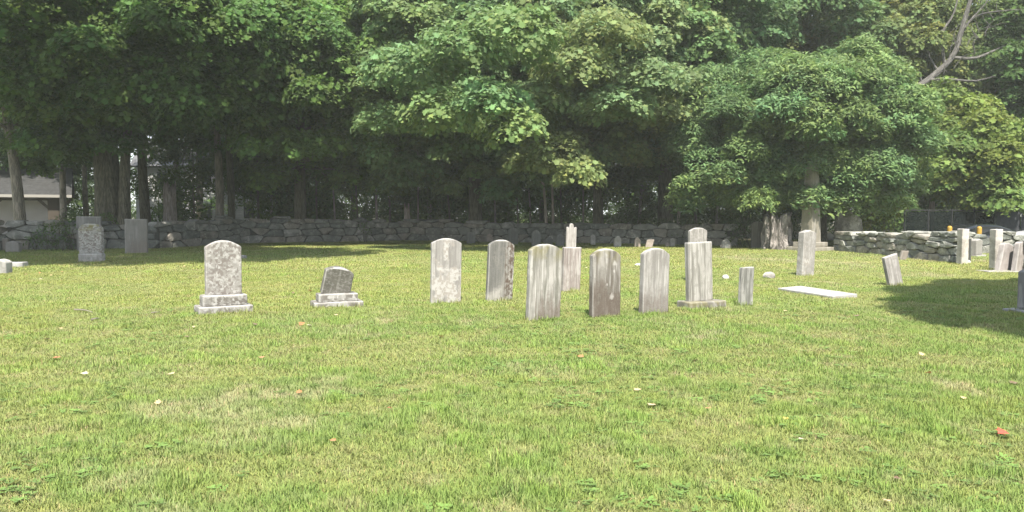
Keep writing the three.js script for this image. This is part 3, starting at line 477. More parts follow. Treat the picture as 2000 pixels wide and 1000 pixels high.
dryWall('back_stone_wall', 'long grey dry stone wall in the shade along the woods', wallPath, [1.2, 1.2, 1.12, 1.34, 1.14, 1.02, 1.0], 31, { cell: [0.92, 0.215] });
const gate1 = ground(1868, 514), gate2 = ground(1953, 527);
const sideFar = ground(1612, 489);
dryWall('side_stone_wall', 'sunlit dry stone wall running up to the granite gatepost', [V(sideFar.x + 0.3, 0, sideFar.z), V(gate1.x, 0, gate1.z)], [0.8, 0.97], 47, { cell: [0.66, 0.155], mats: M.wallLit });
dryWall('gateway_stone_wall', 'short stretch of stone wall seen through the gateway', [V(15.2, 0, -28.2), V(20.6, 0, -27.2)], [0.78, 0.8], 53, { cell: [0.55, 0.17], mats: M.wallLit });
dryWall('near_stone_wall', 'stone wall behind the pair of leaning round headstones', [V(gate2.x + 0.1, 0, gate2.z + 0.1), V(gate2.x + 0.5, 0, gate2.z + 4.2)], [0.82, 0.84], 59, { cell: [0.7, 0.24], mats: M.wallLit });

// ------------------------------------------------------------------ trees
function leafShape(kind) {
  if (kind === 'maple') return [[0, -0.5], [0.16, -0.42], [0.5, -0.22], [0.3, 0.0], [0.46, 0.24], [0.18, 0.2], [0, 0.55], [-0.18, 0.2], [-0.46, 0.24], [-0.3, 0.0], [-0.5, -0.22], [-0.16, -0.42]];
  return [[0, -0.55], [0.17, -0.2], [0.2, 0.1], [0, 0.6], [-0.2, 0.1], [-0.17, -0.2]];
}
function sprayGeo(seed, n, size, spread, kind, droop = 0.5) {
  const R = rng(seed), P = [], C = [], I = [], sh = leafShape(kind), m4 = new THREE.Matrix4(), e = new THREE.Euler();
  for (let i = 0; i < n; i++) {
    const a = R() * 6.283, r = Math.sqrt(R()) * spread, s = size * (0.6 + 0.7 * R());
    const pos = V(Math.cos(a) * r, (R() - 0.5) * spread * 0.45 - r * r / spread * 0.35, Math.sin(a) * r);
    // leaves face up and outward, tips hang
    m4.makeRotationFromEuler(e.set(-Math.PI / 2 + (R() - 0.5) * 0.9, 0, 0, 'YXZ')); 
    const q = new THREE.Matrix4().makeRotationY(R() * 6.283).multiply(new THREE.Matrix4().makeRotationX(droop * (0.2 + R()))).multiply(m4);
    const t = 0.74 + 0.5 * R(), warm = (R() - 0.5) * 0.2, k = P.length / 3, fold = 0.14 * s;
    const put = (x, y, z) => { const v = V(x * s, y * s, z).applyMatrix4(q).add(pos); P.push(v.x, v.y, v.z); C.push(t * (1 + warm), t, t * (1 - warm)); };
    put(0, 0, 0); sh.forEach(([x, y]) => put(x, y, Math.abs(x) * fold * 2 - (y > 0.3 ? fold : 0)));
    for (let j = 0; j < sh.length; j++) I.push(k, k + 1 + j, k + 1 + (j + 1) % sh.length);
  }
  const g = new THREE.BufferGeometry(); g.setAttribute('position', new THREE.Float32BufferAttribute(P, 3)); g.setAttribute('color', new THREE.Float32BufferAttribute(C, 3)); g.setIndex(I); g.computeVertexNormals();
  return g;
}
const SPRAY = { maple: sprayGeo(1, 16, 0.19, 0.42, 'maple', 0.6), oak: sprayGeo(2, 26, 0.19, 0.42, 'oak', 0.5), far: sprayGeo(3, 14, 0.26, 0.6, 'oak', 0.5), small: sprayGeo(4, 14, 0.1, 0.25, 'oak', 0.5) };
function tubeAlong(points, r0, r1, radial = 9, seed = 0, lump = 0.06, steps = 0) {
  const c = new THREE.CatmullRomCurve3(points), n = steps || Math.max(6, Math.round(c.getLength() / 0.45)), fr = c.computeFrenetFrames(n, false), P = [], U = [], I = [];
  const len = c.getLength();
  for (let i = 0; i <= n; i++) {
    const t = i / n, p = c.getPointAt(t), r = mix(r0, r1, Math.pow(t, 0.85));
    for (let j = 0; j <= radial; j++) { const a = j / radial * 6.2832, k = r * (1 + lump * 2 * (vnoise(Math.cos(a) * 2 + seed + 5, t * len * 1.2 + Math.sin(a) * 2) - 0.5)), d = fr.normals[i].clone().multiplyScalar(Math.cos(a) * k).addScaledVector(fr.binormals[i], Math.sin(a) * k); P.push(p.x + d.x, p.y + d.y, p.z + d.z); U.push(j / radial * Math.max(1, Math.round(r0 * 6.28 / 0.9)), t * len / 1.2); }
  }
  for (let i = 0; i < n; i++) for (let j = 0; j < radial; j++) { const a = i * (radial + 1) + j, b = a + radial + 1; I.push(a, a + 1, b + 1, a, b + 1, b); }
  const g = new THREE.BufferGeometry(); g.setAttribute('position', new THREE.Float32BufferAttribute(P, 3)); g.setAttribute('uv', new THREE.Float32BufferAttribute(U, 2)); g.setIndex(I); g.computeVertexNormals();
  // the seam: same normal on both sides
  const nn = g.attributes.normal; for (let i = 0; i <= n; i++) { const a = i * (radial + 1), b = a + radial, v = V(nn.getX(a) + nn.getX(b), nn.getY(a) + nn.getY(b), nn.getZ(a) + nn.getZ(b)).normalize(); nn.setXYZ(a, v.x, v.y, v.z); nn.setXYZ(b, v.x, v.y, v.z); }
  return g;
}
const LEAF_GAIN = 1.5;     // reflected plus transmitted light of a leaf
function crownMesh(lobes, { spray, mat = M.leaf, col, dens = 90, vary = 0.16, seed = 1, flat = 0.62, warmTop = 0 }, parent) {
  const R = rng(seed * 7 + 3), ms = [], cs = [], q = new THREE.Quaternion(), q2 = new THREE.Quaternion(), up = V(0, 1, 0), m = new THREE.Matrix4();
  for (const { c, r, tint = 1, f: f0 = flat } of lobes) {
    const f = f0 * (0.8 + 0.6 * R());
    const n = Math.round(dens * 0.62 * r * r * (0.85 + 0.3 * R())), lt = tint * (1 + (R() - 0.5) * vary * 1.4), warm = (R() - 0.5) * 0.22;
    for (let i = 0; i < n; i++) {
      const a = R() * 6.283, y = R() * 1.55 - 0.55, h = Math.sqrt(Math.max(0, 1 - y * y)), d = V(Math.cos(a) * h, y, Math.sin(a) * h), k = r * (0.55 + 0.55 * Math.sqrt(R()));
      const p = V(c.x + d.x * k, c.y + d.y * k * f - 0.12 * r * h * h, c.z + d.z * k);
      const nrm = d.clone().multiplyScalar(0.65).add(V((R() - 0.5) * 0.7, 0.75, (R() - 0.5) * 0.7)).normalize();
      q.setFromUnitVectors(up, nrm).multiply(q2.setFromAxisAngle(up, R() * 6.283)); const s = 0.7 + 0.6 * R();
      ms.push(m.compose(p, q, V(s, s, s)).clone());
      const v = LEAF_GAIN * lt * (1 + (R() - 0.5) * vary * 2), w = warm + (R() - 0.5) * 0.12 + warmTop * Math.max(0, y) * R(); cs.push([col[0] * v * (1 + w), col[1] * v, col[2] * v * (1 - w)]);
    }
  }
  const im = new THREE.InstancedMesh(spray, mat, ms.length), cc = new THREE.Color(); ms.forEach((x, i) => { im.setMatrixAt(i, x); im.setColorAt(i, cc.setRGB(...cs[i])); });
  im.castShadow = im.receiveShadow = true; im.name = 'crown'; im.userData.kind = 'stuff'; parent.add(im);
  return im;
}
function ellipsoidLobes(R, { c, rx, ry, rz, n: n0, r: rr0 = [1.0, 1.7], shell = 0.55, below = -0.75, front = 0.35 }) {
  const fine = rr0[1] > 1.3, n = fine ? Math.round(n0 * 1.45) : n0, r = fine ? rr0.map((q) => q * 0.8) : rr0;
  const out = []; let guard = 0;
  while (out.length < n && guard++ < n * 40) {
    const y = R() * 2 - 1, a = R() * 6.283, h = Math.sqrt(1 - y * y), k = Math.pow(shell + (1 - shell) * R(), 0.6);
    if (y * k < below) continue;
    const d = V(Math.cos(a) * h, y, Math.sin(a) * h); if (d.z < -0.25 && R() > front) continue;     // fewer on the side away from the lawn
    out.push({ c: V(c.x + d.x * rx * k, c.y + d.y * ry * k, c.z + d.z * rz * k), r: mix(r[0], r[1], R()) });
  }
  return out;
}
function tree(name, label, o) {
  const R = rng(o.seed), x = o.x ?? (o.px - 1000) / FOCAL * o.z, base = gh(x, -o.z), g = group(name, x, base, -o.z);
  tag(g, label, o.category ?? 'tree', o.group);
  const bark = o.bark ?? M.barkDark, lean = o.lean ?? [(R() - 0.5) * 0.8, (R() - 0.5) * 0.5], th = o.trunkH ?? o.top * 0.72, rr = o.r;
  const tp = [V(0, -0.3, 0), V(lean[0] * 0.12 + (R() - 0.5) * rr * 0.6, th * 0.25, lean[1] * 0.1), V(lean[0] * 0.45 + (R() - 0.5) * rr, th * 0.6, lean[1] * 0.5), V(lean[0], th, lean[1])];
  const parts = [tubeAlong(tp, rr, rr * 0.35, 11, o.seed), new THREE.CylinderGeometry(rr * 0.9, rr * 1.55, 0.9, 11, 4, true).translate(0, 0.2, 0)];
  const stem = new THREE.CatmullRomCurve3(tp);
  const geoms = parts.map((q) => { const z = q.index ? q.toNonIndexed() : q; return z; });
  mesh('trunk', mergeGeometries(geoms), bark, g);
  const lobes = o.noCrown ? [] : ellipsoidLobes(R, { c: V(o.cx ?? lean[0], o.cy, o.cz ?? 0), rx: o.rx, ry: o.ry, rz: o.rz ?? o.rx * 0.85, n: o.n, r: o.lr, shell: o.shell, below: o.below, front: o.front });
  for (const [lx, ly, lz, lr, lt] of o.extra ?? []) { const w = atDepth(lx, ly, lz); lobes.push({ c: V(w.x - x, w.y - base, w.z + o.z), r: lr, tint: lt ?? 1, f: 0.5 }); }
  for (const [x0, x1, y0, y1, n, z0, z1, r0, r1, t0, t1] of o.skirts ?? []) for (let i = 0; i < (y1 < 0 ? n : n * 1.35); i++) {
    const w = atDepth(mix(x0, x1, R()), mix(y0, y1, R()), mix(z0, z1, R())); lobes.push({ c: V(w.x - x, w.y - base, w.z + o.z), r: mix(r0, r1, R()) * (y1 < 0 ? 1.1 : 0.82), tint: mix(t0 ?? 0.9, t1 ?? 1.15, R()), f: 0.55 });
    if (y1 < 0 && i % 6 === 0) { const L = lobes[lobes.length - 1].c, s0 = stem.getPointAt(0.8); mesh('limb', tubeAlong([s0, s0.clone().lerp(L, 0.5).add(V(0, 0.8, 0)), L], rr * 0.3, 0.03, 6, i), bark, g); }
  }
  const nb = o.limbs ?? 6;
  for (let i = 0; i < nb && lobes.length; i++) {
    const L = lobes[Math.floor(R() * lobes.length)].c, t = clamp(0.3 + 0.6 * (L.y / (th * 1.3)) - 0.1, 0.3, 0.95), s = stem.getPointAt(t), md = s.clone().lerp(L, 0.5).add(V((R() - 0.5) * 0.8, -0.25 + 0.5 * R(), (R() - 0.5) * 0.8));
    mesh('limb', tubeAlong([s, md, L], rr * (0.5 - 0.3 * t), 0.025, 6, i + o.seed), bark, g);
  }
  if (lobes.length) crownMesh(lobes, { spray: o.spray ?? SPRAY.maple, mat: o.mat, col: o.col, dens: o.dens, vary: o.vary, seed: o.seed, warmTop: o.warmTop }, g);
  return g;
}
const GW = 'tall trees of the dim wood behind the stone wall';
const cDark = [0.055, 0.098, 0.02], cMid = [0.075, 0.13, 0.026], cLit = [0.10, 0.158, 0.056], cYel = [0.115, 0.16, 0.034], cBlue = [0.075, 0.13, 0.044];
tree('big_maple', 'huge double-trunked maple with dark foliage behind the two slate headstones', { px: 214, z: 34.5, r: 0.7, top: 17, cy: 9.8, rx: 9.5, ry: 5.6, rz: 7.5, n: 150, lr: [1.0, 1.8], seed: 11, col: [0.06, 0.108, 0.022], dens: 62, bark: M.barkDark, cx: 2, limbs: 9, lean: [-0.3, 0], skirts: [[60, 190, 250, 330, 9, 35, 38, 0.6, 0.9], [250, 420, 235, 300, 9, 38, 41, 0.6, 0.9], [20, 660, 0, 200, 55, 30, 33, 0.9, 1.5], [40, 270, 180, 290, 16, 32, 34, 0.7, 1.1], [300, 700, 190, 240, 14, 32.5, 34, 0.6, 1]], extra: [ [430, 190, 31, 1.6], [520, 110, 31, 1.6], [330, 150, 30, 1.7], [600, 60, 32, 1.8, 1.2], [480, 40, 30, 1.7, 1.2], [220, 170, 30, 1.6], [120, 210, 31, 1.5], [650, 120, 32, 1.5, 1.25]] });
tree('maple_twin_stem', 'second stem close against the huge maple, with a low bough', { px: 242, z: 34.2, r: 0.34, top: 11, cy: 9.5, rx: 4, ry: 2.4, n: 16, lr: [0.9, 1.4], seed: 12, col: cMid, dens: 50, limbs: 3, lean: [1.0, 0.2] });
tree('slender_tree', 'slender leaning tree in front of the grey-roofed shed', { px: 42, z: 33.5, r: 0.28, top: 14, cy: 9.6, rx: 5, ry: 4.4, n: 46, lr: [0.9, 1.5], seed: 13, col: [0.1, 0.145, 0.03], dens: 55, bark: M.barkGrey, lean: [-1.1, 0], trunkH: 11 });
tree('shed_corner_tree', 'thin trunk at the corner of the grey-roofed shed', { px: 125, z: 38, r: 0.2, top: 13, cy: 10, rx: 4, ry: 3.4, n: 28, lr: [0.9, 1.5], seed: 14, col: cMid, dens: 50, lean: [0.2, 0], bark: M.barkGrey });
tree('dark_trunk_tree', 'dark straight trunk between the huge maple and the broken snag', { px: 287, z: 37.5, r: 0.3, top: 15, cy: 11, rx: 5, ry: 4, n: 36, lr: [1, 1.6], seed: 15, col: cDark, dens: 50, lean: [-0.4, 0], group: GW });
tree('sunflecked_tree', 'pale trunk with a fleck of sun in front of the white house', { px: 429, z: 38.5, r: 0.26, top: 15, cy: 11.5, rx: 5, ry: 4.2, n: 40, lr: [1, 1.6], seed: 16, col: cDark, dens: 50, bark: M.barkGrey, lean: [0.2, 0] });
tree('dark_trunk_tree', 'dark trunk right beside the sun-flecked pale trunk', { px: 452, z: 39.5, r: 0.24, top: 15, cy: 12, rx: 4.5, ry: 4, n: 30, lr: [1, 1.6], seed: 17, col: cDark, dens: 50, lean: [0.1, 0.2], group: GW });
tree('yellowing_maple', 'broad maple with yellow-green leaf edges and a pale scar on its trunk', { px: 588, z: 39, r: 0.36, top: 17, cy: 9.5, rx: 7, ry: 5.5, n: 105, lr: [1, 1.7], seed: 18, col: [0.08, 0.135, 0.026], dens: 60, lean: [0.1, 0], limbs: 7, skirts: [[480, 760, -30, 300, 38, 32, 35.5, 0.7, 1.2], [500, 760, 270, 360, 18, 37.5, 40, 0.7, 1.1]], extra: [ [640, 190, 35, 1.6, 1.2], [690, 110, 35, 1.7], [660, 270, 35, 1.3, 1.1], [560, 130, 35, 1.6, 1.15], [600, 20, 34, 1.7, 1.25], [720, 250, 36, 1.2]] });
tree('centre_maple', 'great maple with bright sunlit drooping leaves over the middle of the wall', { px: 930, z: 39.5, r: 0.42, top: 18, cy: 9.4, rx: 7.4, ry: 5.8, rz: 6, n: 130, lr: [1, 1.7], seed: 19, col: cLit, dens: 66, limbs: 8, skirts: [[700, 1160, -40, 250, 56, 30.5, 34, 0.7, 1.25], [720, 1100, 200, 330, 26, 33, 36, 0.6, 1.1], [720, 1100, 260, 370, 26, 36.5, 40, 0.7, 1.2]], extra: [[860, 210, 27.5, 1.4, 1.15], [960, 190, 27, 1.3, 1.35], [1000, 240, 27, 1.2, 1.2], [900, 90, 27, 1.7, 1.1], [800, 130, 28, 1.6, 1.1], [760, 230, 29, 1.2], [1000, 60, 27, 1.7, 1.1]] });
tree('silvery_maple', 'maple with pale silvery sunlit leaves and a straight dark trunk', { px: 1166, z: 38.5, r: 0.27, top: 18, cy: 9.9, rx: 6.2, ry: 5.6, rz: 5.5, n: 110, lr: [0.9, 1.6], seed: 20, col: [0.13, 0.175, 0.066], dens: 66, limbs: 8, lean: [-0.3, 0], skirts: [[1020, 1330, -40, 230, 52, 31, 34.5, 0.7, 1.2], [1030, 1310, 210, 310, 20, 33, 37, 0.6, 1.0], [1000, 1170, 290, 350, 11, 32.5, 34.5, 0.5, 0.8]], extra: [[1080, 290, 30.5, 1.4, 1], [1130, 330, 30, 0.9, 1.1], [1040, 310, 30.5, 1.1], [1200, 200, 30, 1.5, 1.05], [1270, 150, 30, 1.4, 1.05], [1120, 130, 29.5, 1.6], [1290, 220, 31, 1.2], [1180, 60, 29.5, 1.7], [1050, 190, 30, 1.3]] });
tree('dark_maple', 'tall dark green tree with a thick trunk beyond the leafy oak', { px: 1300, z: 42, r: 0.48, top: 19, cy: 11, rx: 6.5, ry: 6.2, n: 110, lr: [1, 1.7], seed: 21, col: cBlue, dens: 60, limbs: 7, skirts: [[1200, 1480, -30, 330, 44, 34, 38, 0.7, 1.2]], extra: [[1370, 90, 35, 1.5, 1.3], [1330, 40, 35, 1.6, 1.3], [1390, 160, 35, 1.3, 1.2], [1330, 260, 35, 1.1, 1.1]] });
tree('oak', 'bushy round-crowned green tree spreading over the stump and obelisk', { px: 1606, z: 33, r: 0.2, top: 8, trunkH: 6, cy: 5.2, rx: 5.2, ry: 3.5, rz: 4.2, n: 170, lr: [0.6, 1.15], seed: 22, col: [0.10, 0.165, 0.058], dens: 100, spray: SPRAY.oak, cx: -1.3, skirts: [[1330, 1780, 330, 395, 26, 30, 32.5, 0.5, 0.9], [1590, 1760, 105, 190, 16, 31, 34, 0.6, 0.9], [1660, 1720, 95, 120, 3, 32, 33, 0.5, 0.7], [1480, 1600, 150, 230, 9, 31, 33, 0.6, 0.9]], lean: [0.1, 0], shell: 0.4, below: -0.95, limbs: 8, extra: [[1380, 300, 31, 0.8, 1.1], [1340, 380, 31.5, 0.7, 1], [1480, 385, 30, 0.7, 1.1], [1370, 250, 32, 0.7, 1.1], [1620, 130, 32, 0.9], [1740, 380, 31, 0.8], [1640, 390, 30.5, 0.7], [1430, 340, 31, 0.9], [1560, 380, 31, 0.6], [1625, 395, 30.8, 0.5], [1700, 395, 31, 0.6], [1590, 372, 30, 0.55]] });
tree('yellow_green_tree', 'yellow-green leafy tree beside the round-crowned one above the black fence', { px: 1880, z: 36, r: 0.18, top: 7.5, trunkH: 6, cy: 4.5, rx: 3.0, ry: 2.4, rz: 2.6, n: 62, lr: [0.6, 1.0], seed: 23, col: cYel, dens: 95, bark: M.barkGrey, shell: 0.35, lean: [0.2, 0], extra: [[1980, 390, 33, 0.9, 1.1], [1940, 300, 35, 0.9]] });
tree('tawny_tree', 'tall tree with tawny tinged leaves behind the round-crowned one', { px: 1715, z: 46, r: 0.35, top: 19, cy: 11, rx: 5.5, ry: 5.6, n: 95, lr: [1, 1.7], seed: 24, col: [0.115, 0.145, 0.042], dens: 60, warmTop: 0.3 });
tree('thin_crowned_tree', 'tall airy tree behind the bare leaning limb', { px: 1895, z: 47, r: 0.3, top: 19, cy: 11, rx: 6.5, ry: 6.5, n: 95, lr: [0.9, 1.5], seed: 25, col: [0.1, 0.15, 0.04], dens: 42, bark: M.barkGrey, spray: SPRAY.oak, lean: [0.4, 0] });
tree('dark_maple', 'tall deep green tree between the dark thick-trunked tree and the tawny one', { px: 1500, z: 46, r: 0.4, top: 20, cy: 12, rx: 6.8, ry: 7, n: 110, lr: [1, 1.8], seed: 26, col: cBlue, dens: 58 });
tree('edge_tree', 'dark leafy tree at the picture edge beyond the parked cars', { px: 2020, z: 44, r: 0.3, top: 17, cy: 9, rx: 5, ry: 7, n: 90, lr: [1, 1.6], seed: 27, col: cDark, dens: 55 });
// the shade on the lawn: a tree that stands beside the camera's view
tree('lawn_maple', 'broad maple that shades the lawn near the dark headstone', { x: 13, z: 4.5, r: 0.4, top: 14, cx: -0.7, cz: -0.9, cy: 9.4, rx: 5.2, ry: 2.6, rz: 4.9, n: 150, lr: [1.0, 1.6], seed: 28, col: cMid, dens: 110, front: 1, lean: [0, 0] });

tree('spreading_maple', 'broad spreading maple whose shade falls on the lawn before the slate headstones', { x: -21, z: 19, r: 0.55, top: 18, cx: 6.5, cy: 13.2, rx: 9.3, ry: 2.8, rz: 4.6, n: 190, lr: [1.0, 1.6], seed: 29, col: cMid, dens: 44, front: 1, limbs: 9, lean: [1, 0] });

// the wood behind: each trunk with its own crown, then what reads as one mass
{
  const marks = [[-400, 'the shed end'], [30, 'the slender leaning tree'], [125, 'the shed corner'], [218, 'the huge maple'], [333, 'the broken snag'], [435, 'the sun-flecked trunk'], [588, 'the yellowing maple'], [655, 'the tilted headstone'], [795, 'the small pale stump'], [872, 'the white-blotched headstone'], [977, 'the rust-stained headstone'], [1063, 'the streaked headstone'], [1115, 'the knobbed stone'], [1182, 'the chipped headstone'], [1280, 'the smooth grey headstone'], [1362, 'the mossy-based slab'], [1420, 'the broken wall end'], [1515, 'the fluted stump'], [1592, 'the obelisk'], [1655, 'the mottled boulder'], [1766, 'the black fence end'], [1879, 'the first gatepost'], [1960, 'the leaning pair'], [2300, 'the picture edge']];
  const where = (px) => { let i = 0; while (marks[i + 1][0] < px) i++; const a = marks[i], b = marks[i + 1]; return px - a[0] < b[0] - px ? `just past ${a[1]}, towards ${b[1]}` : `just short of ${b[1]}, coming from ${a[1]}`; };
  const R = rng(404), cols = [cDark, cMid, cBlue, [0.06, 0.095, 0.022]];
  const spots = [-60, 60, 170, 350, 390, 510, 545, 640, 690, 840, 990, 1060, 1225, 1400, 1450, 1580, 1640, 1800, 1960, 2060];
  spots.forEach((px, i) => {
    const z = 47 + (i * 7.3) % 13, sparse = px > 300 && px < 520;
    tree('woodland_tree', `tall woodland tree ${where(px).replace('coming from', 'from')}`, { px, z, r: 0.16 + 0.14 * R(), top: 16 + 4 * R(), cy: sparse ? 11.5 : 9.6 + R() * 1.5, rx: 5 + R(), ry: sparse ? 5 : 6.6, rz: 4, n: sparse ? 44 : 62, lr: [1.2, 2.0], seed: 500 + i, col: cols[i % 4], dens: 26, spray: SPRAY.far, mat: M.leafDull, limbs: 3, bark: i % 3 ? M.barkDark : M.barkGrey, group: GW, front: 0.5 });
  });
  // thin understorey stems
  const thin = [[700, 41, 0.07], [735, 42, 0.09], [762, 44, 0.08], [816, 41.5, 0.07], [880, 43, 0.08], [968, 42, 0.08], [1012, 42, 0.07], [1036, 43, 0.07], [1098, 44, 0.08], [1138, 42, 0.08], [1178, 43, 0.07], [1248, 44, 0.13], [505, 43, 0.1], [530, 44, 0.1], [620, 44, 0.08], [655, 42, 0.07], [1360, 41, 0.1], [1398, 43, 0.09], [380, 44, 0.09], [1700, 37, 0.05], [1725, 37.5, 0.06]];
  thin.forEach(([px, z, r], i) => tree('sapling', `thin ${i % 2 ? 'grey' : 'dark'} stem ${where(px).replace('coming from', 'from')}`, { px, z, r, top: 6 + R() * 2, trunkH: 5.5, cy: 4.2 + R(), rx: 2.1, ry: 1.9, rz: 1.6, n: 9, lr: [0.7, 1.1], seed: 700 + i, col: i % 2 ? cMid : cDark, dens: 60, limbs: 2, bark: i % 2 ? M.barkGrey : M.barkDark, group: 'thin understorey trees behind the wall', front: 1, spray: i % 2 ? SPRAY.maple : SPRAY.oak, mat: M.leafDull }));
}
tree('pale_sapling', 'pale forked sapling lit by the sun under the silvery maple', { px: 1068, z: 38.3, r: 0.1, top: 5, trunkH: 5, cy: 4.6, rx: 1.4, ry: 0.9, n: 5, lr: [0.7, 0.9], seed: 801, col: cLit, dens: 60, limbs: 3, bark: M.barkPale, lean: [-0.5, 0] });
tree('pale_sapling', 'second pale sapling close beside the sunlit forked one', { px: 1081, z: 38.8, r: 0.09, top: 5, trunkH: 5, cy: 4.6, rx: 1.2, ry: 0.9, n: 4, lr: [0.7, 0.9], seed: 802, col: cMid, dens: 60, limbs: 2, bark: M.barkPale, lean: [-0.15, 0] });
tree('pale_sapling', 'pale slanting sapling between the thick dark trunk and the leafy oak', { px: 1323, z: 37.5, r: 0.1, top: 6, trunkH: 6, cy: 5.2, rx: 1.4, ry: 1, n: 5, lr: [0.7, 0.9], seed: 803, col: cMid, dens: 60, limbs: 2, bark: M.barkPale, lean: [0.5, 0] });
tree('fence_tree', 'pale bare trunk rising behind the black screened fence', { px: 1816, z: 37, r: 0.17, top: 9, trunkH: 8, cy: 6.5, rx: 2.6, ry: 1.8, n: 18, lr: [0.7, 1.1], seed: 804, col: cYel, dens: 60, limbs: 3, bark: M.barkPale, lean: [0.1, 0] });

// the leaning dead tree
{
  const z = 41, a = (x, y, dz = 0) => atDepth(x, y, z + dz), g = group('dead_leaning_tree', atDepth(1690, 430, z).x, 0, -z);
  const o = g.position, L = (pts, r0, r1, s, name) => mesh(name, tubeAlong(pts.map(([x, y, d]) => a(x, y, d ?? 0).sub(o)), r0, r1, 8, s, 0.12), M.limbGrey, g);
  L([[1640, 432], [1700, 290], [1770, 190], [1822, 148], [1862, 108], [1880, 50], [1905, -30]], 0.30, 0.09, 1, 'trunk');
  L([[1810, 156], [1850, 155, -0.5], [1905, 158, -1], [1945, 148, -1.2]], 0.09, 0.03, 2, 'branch');
  L([[1860, 112], [1900, 114], [1950, 95, 0.6], [2010, 70, 1]], 0.10, 0.03, 3, 'branch');
  L([[1870, 80], [1905, 32, 0.4], [1970, 20], [2010, 18]], 0.07, 0.02, 4, 'branch');
  L([[1800, 162], [1796, 140], [1792, 128]], 0.05, 0.015, 5, 'branch');
  L([[1832, 140], [1812, 100], [1818, 72], [1842, 58]], 0.07, 0.03, 6, 'branch');
  L([[1814, 95], [1806, 78], [1830, 64]], 0.05, 0.02, 7, 'branch');
  L([[1845, 126], [1838, 70], [1862, 28], [1872, -10]], 0.09, 0.04, 8, 'branch');
  L([[1784, 178], [1768, 150], [1772, 140]], 0.04, 0.01, 9, 'branch');
  L([[1876, 60], [1930, 0], [1950, -30]], 0.06, 0.02, 10, 'branch');
  { const R = rng(61); for (let i = 0; i < 26; i++) { const t = R(), bx = 1800 + t * 150 + R() * 30, by = 150 - t * 130 + (R() - 0.5) * 50, an = -0.3 - R() * 2.2, l = 22 + R() * 45, d0 = (R() - 0.5) * 1.2; L([[bx, by, d0], [bx + Math.cos(an) * l * 0.5 + 5 * (R() - 0.5), by + Math.sin(an) * l * 0.5, d0], [bx + Math.cos(an + 0.4) * l, by + Math.sin(an + 0.4) * l, d0 + 0.2]], 0.022, 0.006, i, 'twig'); } }
  tag(g, 'bare grey dead tree leaning with twisting branches above the leafy trees', 'dead tree');
}
// stumps and snags
function stump(name, label, px, by, ty, wTop, wBase, depth, seed, mat, ribs = 9, amt = 0.22) {
  const base = atDepth(px, by, depth), topY = atDepth(px, ty, depth).y, rt = wTop / 2 / FOCAL * depth, rb = wBase / 2 / FOCAL * depth, NR = 72, NH = 18, P = [], U = [], I = [], R = rng(seed);
  const rag = Array.from({ length: NR + 1 }, (_, j) => 0.85 + 0.2 * vnoise(j * 0.35 + seed, seed) + 0.08 * vnoise(j * 1.1, seed + 4));
  const H = topY + 0.1;
  for (let i = 0; i <= NH; i++) for (let j = 0; j <= NR; j++) {
    const jj = j % NR, a = jj / NR * 6.2832, t = i / NH, flute = Math.pow(0.5 + 0.5 * Math.sin(a * ribs + 2.5 * vnoise(a * 2 + seed, t * 2)), 1.6), r = mix(rb, rt, Math.pow(t, 0.55)) * (1 - amt * (1 - flute) * (1 - 0.35 * t)) * (0.9 + 0.2 * vnoise(jj * 0.4 + seed, t * 6)), y = -0.1 + H * t * rag[jj];
    P.push(Math.cos(a) * r, y, Math.sin(a) * r); U.push(j / NR * 3, y / 1.2);
  }
  for (let i = 0; i < NH; i++) for (let j = 0; j < NR; j++) { const a = i * (NR + 1) + j, b = a + NR + 1; I.push(a, b, a + 1, a + 1, b, b + 1); }
  const k = P.length / 3; P.push(0, H * 0.72, 0); U.push(0.5, 0.5); for (let j = 0; j < NR; j++) I.push(NH * (NR + 1) + j, k, NH * (NR + 1) + j + 1);
  const geo = new THREE.BufferGeometry(); geo.setAttribute('position', new THREE.Float32BufferAttribute(P, 3)); geo.setAttribute('uv', new THREE.Float32BufferAttribute(U, 2)); geo.setIndex(I); geo.computeVertexNormals();
  const m = mesh(name, geo, mat); m.position.set(base.x, 0, -depth); return tag(m, label, 'tree stump');
}
stump('tree_stump', 'broad weathered grey stump with deep vertical flutes beside the obelisk', 1517, 487, 421, 52, 66, 31, 6, M.stumpWood, 11, 0.42);
stump('broken_snag', 'short broken snag behind the wall before the white house', 333, 430, 362, 24, 32, 36.5, 9, M.deadWood, 5, 0.15);
stump('small_stump', 'small pale stump showing above the shaded wall', 795, 440, 402, 11, 16, 41, 12, M.barkPale, 5, 0.2);
headstone('slate_headstone', 'dim brown slate standing close against the fluted stump', 'gravestone', { bx: 1478, by: 485, ty: 432, wpx: 24, turn: 8 * DEG, t: 0.1, shape: { top: 'arch', rise: 0.12 } }, stoneMat(160, { base: [0.2, 0.19, 0.165], dark: [0.13, 0.125, 0.11], streak: 0.3, rim: 0.05, H: 128, W: 96 }));
{
  const p = atDepth(1655, 440, 32), m = mesh('boulder', rockGeo(77, 0.62, 0.9, 0.5, 5, 0.42), M.boulder); m.position.set(p.x, 0.75, p.z); tag(m, 'pale mottled boulder behind the wall beside the obelisk', 'boulder');
}
